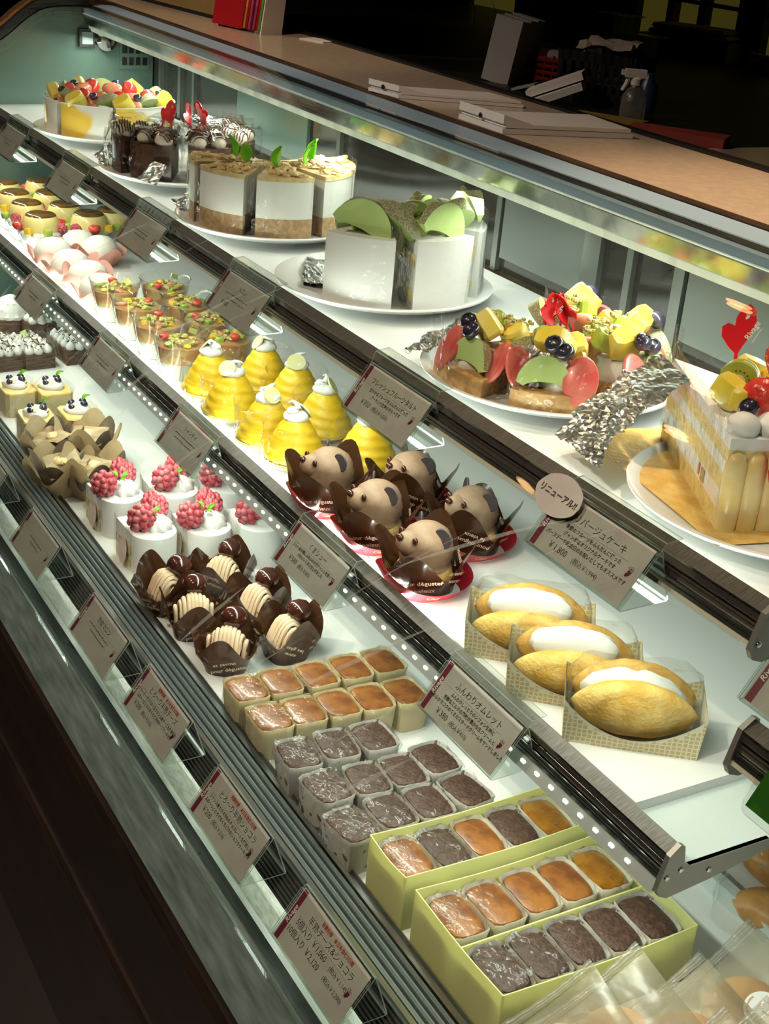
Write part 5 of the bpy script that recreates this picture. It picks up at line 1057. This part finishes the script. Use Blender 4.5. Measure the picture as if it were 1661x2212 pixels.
# 4: melon cakes
def melon_kind(seed):
    t = thing('melon_cake_slice', '', 'cake'); mb = MB(); wedge(mb, .112, R(46), 0, .084); part('cake', mb.mesh('cake', 'cream_white', 20), t)
    ly = MB(); a = R(23) 
    for s in (-1, 1):
        for z0, z1 in ((.008, .022), (.050, .066)):
            ly.add([(.02 * cos(a), s * (.02 * sin(a) + .0006), z0), (.105 * cos(a), s * (.105 * sin(a) + .0006), z0), (.105 * cos(a), s * (.105 * sin(a) + .0006), z1), (.02 * cos(a), s * (.02 * sin(a) + .0006), z1)], [(0, 1, 2, 3)])
    part('sponge_layer', ly.mesh('sponge', 'sponge', 0), t, None, 'yellow sponge layers on the cut faces')
    on_top(t, .080, (('melon_wedge', MELONB, .096, -.006, .002, -8, 22, 97, 1.0), ('melon_wedge', MELONB, .060, .026, .008, 44, 30, 60 + 30 * seed, .95), ('melon_wedge', MELONB, .040, -.020, .006, 10, -40, 130, .7), ('melon_wedge', MELONB, .048, -.014, .004, 10, -62, 110, .8), ('melon_wedge', MELONB, .034, .008, .006, -10, -56, 60, .7), ('melon_chunk', KCH, .066, -.014, .004, 10, 20, 30, 1.7), ('melon_chunk', KCH, .036, -.004, .006, 10, 0, 70, 1.6), ('jelly_bits', GLIT, .050, .0, .018, 0, 0, 0, 1.0)))
    part('gold_ribbon', MB().sheet(lambda u, v: (.018 * (u - .5), .008 * (v - .5), .004 * sin(3 * u)), 6, 1).mesh('ribbon', 'gold_leaf', 0), t, T(.020, .014, .108, 30, -50, 30))
    wm = MB(); wedge(wm, .117, R(50), 0, .100, 0); wm.f = wm.f[:-2]; wm.m = wm.m[:-2]; rn2 = random.Random(seed)
    for v in wm.v: v.x += rn2.uniform(-.003, .003); v.y += rn2.uniform(-.003, .003)
    part('film_collar', wm.mesh('collar', 'film_crisp', 0), t, T(-.003, 0, 0))
    return Kind(t)
LK = [melon_kind(s) for s in (1, 2)]
ring(LK, PC[3], .012, (-46, 8, 62), ['white cake slice topped with green melon wedges, ' + q for q in ('nearest the glass', 'in the middle', 'at the back of the plate')], 'melon cake slices')
single('foil_sheet', crumple([(-1.625, .830, ZT + .002), (-1.515, .768, ZT + .002), (-1.475, .80, ZT + .008), (-1.575, .90, ZT + .006)], .0035, 12, 'foil', 12), 'crumpled silver foil lying flat on the plate beside the melon cakes', 'foil')
# 5: fruit tarts
def tart_kind(seed):
    t = thing('fruit_tart_wedge', '', 'tart'); mb = MB(); wedge(mb, .118, R(44), 0, .020); part('tart_crust', mb.mesh('crust', 'crust', 20), t, None, 'baked golden crust')
    cm = MB(); cm.blob((.062, 0, .022), (.046, .024, .020), 0, seed, .06, 3, 18, 10); part('cream', cm.mesh('cream', 'cream', 60), t)
    flip = -1 if seed % 2 else 1
    on_top(t, .022, (('berry_slice', BCUT, .106, .024 * flip, .012, 62, 0, 82, 1.35), ('melon_wedge', MELONB, .108, -.012 * flip, .001, -24, 0, 94, .72), ('berry_slice', BCUT, .088, -.036 * flip, .012, 62, 0, 26 * flip + 100, 1.3),
                     ('melon_wedge', MELONB, .060, -.026 * flip, .010, -40, 0, 10, .7), ('pineapple', PINEW, .072, .004, .026, 30, -20, 60, 1.3), ('pineapple', PINE, .050, .020, .022, 10, 20, 20, 1.3), ('kiwi', KCH, .054, -.016, .028, 10, 20, 50, 1.8), ('kiwi', KCH, .034, .006, .024, 30, 0, 10, 1.3),
                     ('citrus', GFRUIT, .040, -.016, .018, 0, 20, 70, 1.0), ('mango', MANGO, .062, .026, .018, 20, 0, 0, 1.3), ('blueberry', BLUE, .098, .008, .032, 20, 30, 0, 1.5), ('blueberry', BLUE, .092, -.006, .038, 0, 40, 0, 1.5), ('jelly_bits', GLIT, .060, -.004, .044, 0, 0, 0, .9), ('jelly_bits', GLIT, .034, .0, .038, 0, 0, 60, .7)))
    add_pick(t, T(.012, .0, .040, 62, 0, 70 + 25 * seed, 1.0))
    wm = MB(); wedge(wm, .124, R(48), 0, .058, 0); wm.f = wm.f[:-2]; wm.m = wm.m[:-2]; rn2 = random.Random(seed)
    for v in wm.v: v.x += rn2.uniform(-.004, .004); v.y += rn2.uniform(-.004, .004); v.z += rn2.uniform(0, .010) * (v.z > .02)
    part('film_collar', wm.mesh('collar', 'film_crisp', 0), t, T(-.003, 0, 0))
    return Kind(t)
FK = [tart_kind(s) for s in (1, 2)]
ring(FK, PC[4], .012, (-88, -34, 20, 70, 128), ['fruit tart wedge with melon and berries, ' + q for q in ('front left with a bare crust corner', 'front right with two red slices', 'at the right, red pick behind', 'at the back right', 'at the back')], 'fruit tart wedges')
single('foil_sheet', crumple([(-1.262, .80, ZT + .006), (-1.222, .752, ZT + .006), (-1.185, .775, ZT + .02), (-1.225, .83, ZT + .04)], .006, 21, 'foil'), 'crumpled silver foil at the left edge of the fruit tarts', 'foil')
single('foil_sheet', crumple([(-1.075, .790, ZT + .002), (-1.055, .800, ZT + .001), (-1.060, .825, ZT + .052), (-1.090, .815, ZT + .056)], .003, 22, 'foil', 6), 'grey foil fin standing between the two front fruit tarts', 'foil')
# 6: large shortcake slice
t = thing('large_fruit_shortcake', 'large layered shortcake slice heaped with fruit at the right end of the shelf', 'cake', (-.945, .878, ZT), R(-8)); L6, A6 = .205, R(38)
mb = MB()
for z0, z1, m_ in ((0, .018, 0), (.018, .034, 1), (.034, .050, 0), (.050, .060, 1), (.060, .072, 0), (.072, .082, 1)): wedge(mb, L6, A6, z0, z1, m_, 12)
part('cake', mb.mesh('cake', ['sponge', 'cream_white'], 20), t, None, 'yellow sponge with white cream layers')
bs = MB()
for k in range(8):
    a = -A6 / 2 + A6 * (k + .5) / 8; bs.lathe([(.0085, 0), (.0095, .02), (.0092, .060), (.006, .068), (.001, .070)], 14, 0, T(L6 * cos(a), L6 * sin(a), 0, 0, 0, math.degrees(a), (.75, 1.05, 1)))
part('biscuit_wall', bs.mesh('wall', 'peach', 60), t, None, 'golden ribbed biscuit wall')
dl = MB()
for k in range(5): a = -A6 / 2 + A6 * (k + .5) / 5; dl.blob((L6 * .93 * cos(a), L6 * .93 * sin(a), .088), (.014, .014, .012), nu=16, nv=10)
part('cream_dollop', dl.mesh('dollops', 'cream_white', 60), t)
part('fruit_slice', MB().box(0, .004, 0, .010, 0, .010).mesh('pieces', 'berry_cut', 0), t, T(.135 * cos(A6 / 2), -.135 * sin(A6 / 2) - .001, .022, 0, 0, -19)); part('fruit_slice', MB().box(0, .010, -.0008, .0002, 0, .011).mesh('pieces', 'mocha', 0), t, T(.145 * cos(A6 / 2), -.145 * sin(A6 / 2) - .0004, .021, 0, 0, -19))
on_top(t, .084, (('strawberry', STRAW, .190, -.010, -.030, 86, 0, 80, 2.0), ('strawberry', STRAW, .186, .022, -.024, 80, 0, 100, 1.9), ('blueberry', BLUE, .176, -.038, .010, 30, 0, 0, 1.35), ('blueberry', BLUE, .190, .004, .016, 30, 0, 0, 1.7), ('blueberry', BLUE, .168, .030, .018, 0, 0, 0, 1.5), ('blueberry', BLUE, .188, -.034, -.016, 0, 30, 0, 1.3),
                 ('strawberry', STRAW, .140, .020, .026, 20, 30, 0, 2.0), ('strawberry', STRAW, .150, -.002, .012, 70, 0, 30, 1.5), ('strawberry', STRAW, .112, -.026, .002, 80, 10, 120, 1.4), ('pineapple', PINEW, .130, -.034, .004, 0, 20, 20, 1.0), ('pineapple', PINEW, .098, .008, .006, 0, 20, 80, 1.05), ('pineapple', PINE, .150, -.026, .004, 0, 0, 60, 1.2), ('mango', MANGO, .108, .026, .004, 0, 0, 0, 1.7),
                 ('kiwi_slice', KIWI, .118, -.012, .018, 90, 0, 40, 1.3), ('kiwi_slice', KIWI, .112, -.006, .018, 90, 0, 34, 1.25), ('jelly_bits', GLIT, .150, -.012, .020, 0, 0, 0, 1.0), ('jelly_bits', GLIT, .160, .012, .024, 0, 0, 0, 1.0), ('mint_leaf', MINT, .164, .012, .030, 0, -30, 40, .8), ('cream', GFRUIT, .128, .004, .004, 0, 0, 0, .9)))
add_pick(t, T(.088, .004, .090, 66, 0, 62, 1.25))
wm = MB(); wedge(wm, L6 + .012, A6 * 1.06, 0, .098, 0, 8); wm.f = wm.f[:-2]; wm.m = wm.m[:-2]
part('film_collar', wm.mesh('collar', 'film_crisp', 0), t, T(-.004, 0, 0))
part('cake_board', crumple([(-.03, -.075, .001), (.225, -.085, .0012), (.235, .08, .0012), (-.02, .07, .001)], .0008, 2, 'omelet', 8), t, None, 'thin golden cake board')
single('foil_sheet', crumple([(-.972, .772, ZT + .004), (-.880, .752, ZT + .010), (-.900, .815, ZT + .052), (-.985, .858, ZT + .055)], .007, 31, 'foil', 14), 'large crumpled silver foil beside the big shortcake slice', 'foil')
single('foil_sheet', crumple([(-.985, .858, ZT + .055), (-.900, .815, ZT + .052), (-.885, .850, ZT + .080), (-.965, .880, ZT + .078)], .004, 33, 'foil', 8), 'upper flap of silver foil against the left cut side of the shortcake', 'foil')
# ------------------------------------------------------------------ on the counter and behind it
ZC = 1.215
t = thing('framed_poster', 'gold printed menu board in a black frame at the top left of the counter', 'menu board', (-2.85, 1.10, ZC)); lean = Vector((0, .25, 1)); Mp = basis(Vector((-.42, .0, 0)), (1, .10, 0), lean)
part('frame', MB().box(0, .60, 0, .42, -.012, 0, 0, Mp).mesh('frame', 'frame_black', 0), t); pb = part('poster', MB().box(.006, .594, .007, .40, 0, .001, 0, Mp).mesh('poster', 'poster_gold', 0), t)
mb = MB(); Mq = Mp @ T(0, 0, .002); rn = random.Random(5)
for k in range(6): dashes(mb, .33 + .02 * (k > 3), .50, .052 + .014 * k, Mq, 0, .006)
mb.prism([(.30 + .012 * cos(a), .085 + .022 * sin(a)) for a in [i * .5236 for i in range(12)]], 0, .0003, 0, Mq)
for k in range(3): dashes(mb, .515, .57, .038 + .011 * k, Mq, 0, .005)
part('print', mb.mesh('print', 'flake', 0), pb)
t = thing('leaflet_stand', 'upright stand of red leaflets with a white back panel on the counter', 'leaflet stand', (-2.55, 1.13, ZC)); Ml = basis(Vector((-.085, -.022, 0)), (1, .24, 0), (0, .16, 1))
part('back_panel', MB().prism([(-.005, 0), (.155, 0), (.155, .30), (-.005, .30)], -.022, -.018, 0, Ml).mesh('panel', 'paper_white', 0), t); part('side_panel', MB().add([Ml @ Vector((.155, 0, 0)), Ml @ Vector((.155, 0, -.05)), Ml @ Vector((.155, .30, -.035)), Ml @ Vector((.155, .30, 0)), Ml @ Vector((.158, 0, 0)), Ml @ Vector((.158, 0, -.05)), Ml @ Vector((.158, .30, -.035)), Ml @ Vector((.158, .30, 0))], [(0, 1, 2, 3), (7, 6, 5, 4), (0, 4, 5, 1), (1, 5, 6, 2), (2, 6, 7, 3), (3, 7, 4, 0)]).mesh('panel', 'paper_white', 0), t, None, 'white side panel')
part('red_leaflet', MB().box(0, .095, .004, .28, -.016, -.003, 0, Ml).mesh('leaflets', 'red_leaflet', 0), t)
mb = MB()
for k, (x, m_) in enumerate(((.096, 0), (.103, 1), (.111, 2), (.125, 2), (.134, 1), (.141, 3))): mb.box(x, x + .006, .006, .26, -.016, -.004, m_, Ml)
part('striped_leaflet', mb.mesh('leaflets', ['stripe_orange', 'red_leaflet', 'stripe_pink', 'stripe_green'], 0), t)
part('clear_pocket', MB().box(.094, .116, 0, .045, -.002, .004, 0, Ml).box(.124, .152, 0, .05, -.002, .004, 0, Ml).mesh('pocket', 'film_crisp', 0), t)
single('paper_sheet', MB().box(-.03, .03, -.02, .02, 0, .002).mesh('sheet', 'paper_white', 0), 'small white paper lying behind the leaflet stand', 'paper', T(-2.42, 1.235, ZC, 0, 0, 20))
def flat_bag(corners, th, label, fold=.22):
    t = thing('paper_bag', label, 'paper bag', corners[0]); o = Vector(corners[0]); a, b, c, d = [Vector(q) - o for q in corners]
    mb = MB(); up = Vector((0, 0, 1))
    def slab(p, z0, z1, bow=0): vs = [q + up * z0 for q in p] + [q + up * (z1 + (bow if i in (2, 3) else 0)) for i, q in enumerate(p)]; mb.add(vs, [(3, 2, 1, 0), (4, 5, 6, 7), (0, 1, 5, 4), (1, 2, 6, 5), (2, 3, 7, 6), (3, 0, 4, 7)])
    slab([a, b, c, d], .0005, th * .45); slab([a.lerp(d, .02), b.lerp(c, .02), b.lerp(c, .98), a.lerp(d, .98)], th * .5, th * .8)
    part('bag_body', mb.mesh('bag', 'paper_white', 0), t)
    f = MB(); p = [a, b, b.lerp(c, fold), a.lerp(d, fold)]; vs = [q + up * th * .8 for q in p] + [q + up * th * (1.5 if i < 2 else .85) for i, q in enumerate(p)]
    f.add(vs, [(3, 2, 1, 0), (4, 5, 6, 7), (0, 1, 5, 4), (1, 2, 6, 5), (2, 3, 7, 6), (3, 0, 4, 7)]); part('folded_base', f.mesh('fold', 'paper_white', 0), t)
    m_ = a.lerp(b, .5) + up * th * .9; n = (b - a).normalized(); q = n.cross(up)
    part('handle_hole', MB().prism([(.004 * cos(k * .628), .0035 * sin(k * .628)) for k in range(10)], 0, .0006, 0, basis(m_ + q * .0008, n, up)).mesh('hole', 'black', 0), t); return t
def cnr(*ps): return [tuple(at(px, py, ZC)) for px, py in ps]
flat_bag(cnr((795, 196), (860, 213), (1130, 234), (1060, 214)), .012, 'flat folded white paper bag further back on the counter')
flat_bag(cnr((990, 257), (1085, 290), (1366, 301), (1275, 268)), .016, 'flat folded white paper bag nearer on the counter, black hole in its fold')

ZW = 1.17
wt = thing('work_table', 'dark work table behind the service counter', 'table', (-2.2, 1.7, 0)); OM2 = Matrix.Translation((2.2, -1.7, 0))
part('table_top', MB().box(-4.5, 0.6, 1.40, 2.1, ZW - .03, ZW).mesh('top', 'black', 0), wt, OM2); part('table_body', MB().box(-4.5, 0.6, 1.45, 2.08, 0, ZW - .03).mesh('body', 'wood_dark', 0), wt, OM2)
part('top_inlay', MB().box(-1.60, 0.6, 1.43, 2.05, ZW, ZW + .002).mesh('inlay', 'counter_top', 0), wt, OM2, 'beige table surface at the right edge')
def on_table(px, py): p = at(px, py, ZW); return Vector((p.x, p.y, ZW))
# stack of white sheets standing on end
p = on_table(1092, 174); t = thing('white_box_stack', 'tall block of white folded boxes standing behind the counter', 'box stack', p, R(30))
mb = MB()
for k in range(9): mb.box(-.028, .028, -.05 + k * .0112, -.05 + k * .0112 + .0106, 0, .118 - .001 * (k % 3), 0, T(0, 0, 0, 0, 0, 0))
part('boxes', mb.mesh('boxes', 'paper_grey', 0), t, T(0, 0, 0, 0, 9, 0))
# red basket with packets
p = on_table(1200, 182); t = thing('red_basket', 'red plastic basket of packets behind the counter', 'basket', p, R(28)); mb = MB(); wd, dp, hh = .062, .045, .055
for k in range(5): z = k * hh / 4.6; g_ = 1 + .1 * z / hh; mb.tube([(wd * g_, -dp * g_, z), (wd * g_, dp * g_, z), (-wd * g_, dp * g_, z), (-wd * g_, -dp * g_, z), (wd * g_, -dp * g_, z)], .0035 if k < 4 else .005, 6)
for k in range(30):
    u = k / 30 * 4; i, f = int(u), u % 1; c4_ = [(wd, -dp), (wd, dp), (-wd, dp), (-wd, -dp), (wd, -dp)]; x = c4_[i][0] + (c4_[i + 1][0] - c4_[i][0]) * f; y = c4_[i][1] + (c4_[i + 1][1] - c4_[i][1]) * f; mb.tube([(x, y, 0), (x * 1.1, y * 1.1, hh)], .0028, 5)
mb.box(-wd, wd, -dp, dp, 0, .003); part('basket', mb.mesh('basket', 'basket_red', 40), t); mb = MB(); rn = random.Random(4)
for k in range(11): mb.box(-.05, .05, -.003, .003, 0, .045, k % 3, T(0, -.036 + k * .007, .018, rn.uniform(-14, 4), rn.uniform(-6, 6), 0))
part('packets', mb.mesh('packets', ['paper_grey', 'towel', 'blue_plastic'], 0), t)
# note pads
p = on_table(1196, 226)
for i, (dz, rz, lb) in enumerate(((0, 34, 'lowest white note pad leaning behind the counter'), (.016, 28, 'topmost white note pad leaning behind the counter'))):
    single('note_pad', MB().box(-.05, .05, -.032, .032, 0, .012).mesh('pad', 'paper_white', 0), lb, 'note pad', T(p.x - .01 * i, p.y + .01 * i, p.z + .012 + dz, 0, -24, rz + 20))
p = on_table(1135, 196); single('note_slip', MB().box(-.022, .022, -.02, .02, 0, .004).mesh('slip', 'paper_grey', 0), 'small white slip beside the red basket', 'paper', T(p.x, p.y, p.z + .006, 0, -18, 40))
p = on_table(1300, 218); t = thing('black_basket', 'black slotted basket behind the spray bottle', 'basket', p, R(28)); mb = MB(); wd, dp, hh = .065, .045, .085
for s, (ax, ay) in enumerate(((0, -1), (1, 0), (0, 1), (-1, 0))):
    M = basis(Vector((ax * wd, ay * dp, 0)), (-ay, ax, 0), (ax * .1, ay * .1, 1)); L_ = wd if ax == 0 else dp
    for a, b in ((0, .02), (.068, hh), (.036, .044)): mb.box(-L_, L_, a, b, -.0015, .0015, 0, M)
    for k in range(9): x = -L_ + 2 * L_ * k / 8; mb.box(x - .004, x + .004, 0, hh, -.0015, .0015, 0, M)
part('basket', mb.mesh('basket', 'black', 0), t); part('packets', crumple([(-.05, -.03, .08), (.05, -.03, .085), (.05, .03, .10), (-.05, .03, .095)], .012, 8, 'towel', 7), t)
# spray bottle
p = on_table(1362, 262); t = thing('spray_bottle', 'clear spray bottle with a white trigger behind the counter', 'spray bottle', p, R(60), None, .72)
part('bottle', MB().lathe([(.001, 0), (.027, .001), (.029, .01), (.028, .055), (.018, .072), (.011, .078), (.011, .086)], 22).mesh('bottle', 'frost', 50), t)
mb = MB().lathe([(.013, .080), (.013, .094), (.009, .098)], 16); mb.box(-.028, .020, -.008, .008, .096, .114); mb.tube([(-.018, 0, .098), (-.022, 0, .082), (-.030, 0, .066)], .005, 8); mb.box(-.036, -.026, -.006, .006, .100, .111)
part('trigger', mb.mesh('trigger', 'paper_white', 30), t); p = on_table(1392, 240); single('blue_bottle', MB().lathe([(.001, 0), (.024, .001), (.026, .06), (.012, .078), (.010, .09), (.001, .091)], 20).mesh('bottle', 'blue_plastic', 40), 'dark blue bottle behind the clear spray bottle', 'bottle', Matrix.Translation(p) @ T(s=.7))
p = on_table(1318, 270); single('folded_cloth', MB().box(-.07, .05, -.03, .04, 0, .010).mesh('cloth', 'cloth_yellow', 0), 'mustard yellow folded cloth behind the counter', 'cloth', T(p.x, p.y, p.z, 0, 0, 30))
p = on_table(1460, 306); single('folded_cloth', MB().box(-.075, .075, -.02, .035, 0, .016).mesh('cloth', 'cloth_red', 0), 'dark red folded cloth behind the counter edge', 'cloth', T(p.x, p.y, p.z, 0, 0, 38))
# far wall with windows and a sideboard
for i, (x0, x1) in enumerate(((-4.10, -3.93), (-3.90, -3.77), (-3.74, -3.58), (-3.46, -3.10), (-5.2, -4.85))):
    wn = thing('window_%d' % (i + 1), 'dim amber window pane with black bars on the far wall', 'window', ((x0 + x1) / 2, 3.36, 1.1)); wn['kind'] = 'structure'
    c = Vector(((x0 + x1) / 2, 3.36, 1.1)); O = Matrix.Translation(-c)
    part('pane', MB().box(x0, x1, 3.372, 3.378, 0.98, 2.0).mesh('pane', 'window_glow', 0), wn, O)
    part('frame', MB().box(x0 - .02, x0 + .002, 3.34, 3.39, .96, 2.0).box(x1 - .002, x1 + .02, 3.34, 3.39, .96, 2.0).box(x0, x1, 3.34, 3.39, 1.20, 1.212).box(x0, x1, 3.34, 3.39, .96, .98).mesh('frame', 'frame_black', 0), wn, O)
sb = thing('sideboard', 'dark sideboard along the far wall', 'sideboard', (-3.4, 3.0, 0)); O = Matrix.Translation((3.4, -3.0, 0))
part('sideboard_top', MB().box(-5.5, -.5, 2.70, 3.34, 1.02, 1.055).mesh('top', 'black', 0), sb, O); part('sideboard_body', MB().box(-5.5, -.5, 2.74, 3.34, 0, 1.02).mesh('body', 'wood_dark', 0), sb, O)
def far(px, py, y=3.0):
    d = RIGHT * (px - 830.5) + DOWN * (py - 1106.0) + FWD * FPX; q = EYE + d * ((1.055 - EYE.z) / d.z); return Vector((q.x, min(q.y, 3.2), 1.055))
for px, py, hh, lb in ((1338, 112, .11, 'taller clear acrylic riser on the sideboard'), (1392, 122, .06, 'lower clear acrylic riser on the sideboard')):
    p = far(px, py); t = thing('acrylic_riser', lb, 'display riser', p, R(20)); part('riser_top', MB().box(-.09, .06, -.03, .03, hh, hh + .004).mesh('top', 'acrylic_edge', 0), t); part('riser_leg', MB().box(-.018, -.012, -.03, .03, 0, hh).mesh('leg', 'acrylic_edge', 0), t); part('riser_leg', MB().box(.012, .018, -.03, .03, 0, hh).mesh('leg', 'acrylic_edge', 0), t)
p = far(1490, 122); t = thing('storage_box', 'black storage box under folded towels on the sideboard', 'box', p, R(24)); part('box', MB().box(-.16, .16, -.08, .08, 0, .06).mesh('box', 'black', 0), t); part('paper_note', MB().box(-.13, -.08, -.083, -.081, .0, .055).mesh('note', 'paper_grey', 0), t)
for k, lb in enumerate(('lower folded towel on the black storage box', 'upper folded towel on the black storage box')): single('folded_towel', MB().lathe([(.9, 0), (1, .4), (.95, 1)], 20, 0, T(0, 0, 0, 0, 0, 0, (.14 - .01 * k, .075, .016)), e=6).mesh('towel', 'towel', 40), lb, 'towel', T(p.x, p.y, p.z + .061 + .017 * k, 0, 0, 26))
p = far(1650, 150); single('paper_roll', MB().lathe([(.015, -.11), (.05, -.11), (.05, .11), (.015, .11)], 26, 0, T(0, 0, .051, 90, 0, 80)).mesh('roll', 'towel', 40), 'paper roll lying on the sideboard at the right picture edge', 'paper roll', Matrix.Translation(p) @ T(.05, 0, 0, s=.5))
for i, (px, py) in enumerate(((985, 40), (1030, 36))):
    p = far(px, py + 60); single('clear_jar', MB().lathe([(.04, 0), (.045, .02), (.045, .11), (.035, .13)], 20).mesh('jar', 'cup_clear', 40), ('left' if i == 0 else 'right') + ' of two clear jars on the dim sideboard', 'jar', Matrix.Translation(p))
# ceiling downlights that glint in the glass
for i, (x, y) in enumerate(((-2.3, .95), (-.75, 1.3), (-3.1, -.6), (-1.7, -.75), (-.4, -.9), (.5, 1.4))):
    t = thing('ceiling_downlight', ('ceiling downlight above the leaflet stand', 'ceiling downlight above the counter', 'ceiling downlight over the aisle, far left', 'ceiling downlight over the aisle, middle', 'ceiling downlight over the aisle, near', 'ceiling downlight above the counter, right end')[i], 'ceiling light', (x, y, 2.75), 0, 'ceiling downlights')
    part('trim_ring', MB().lathe([(.045, 0), (.06, -.004), (.06, 0)], 24).mesh('ring', 'lamp_ring', 40), t); part('lamp', MB().lathe([(.001, -.012), (.040, -.012), (.042, -.002), (.001, -.002)], 20).mesh('lamp', 'lamp_warm', 40), t)
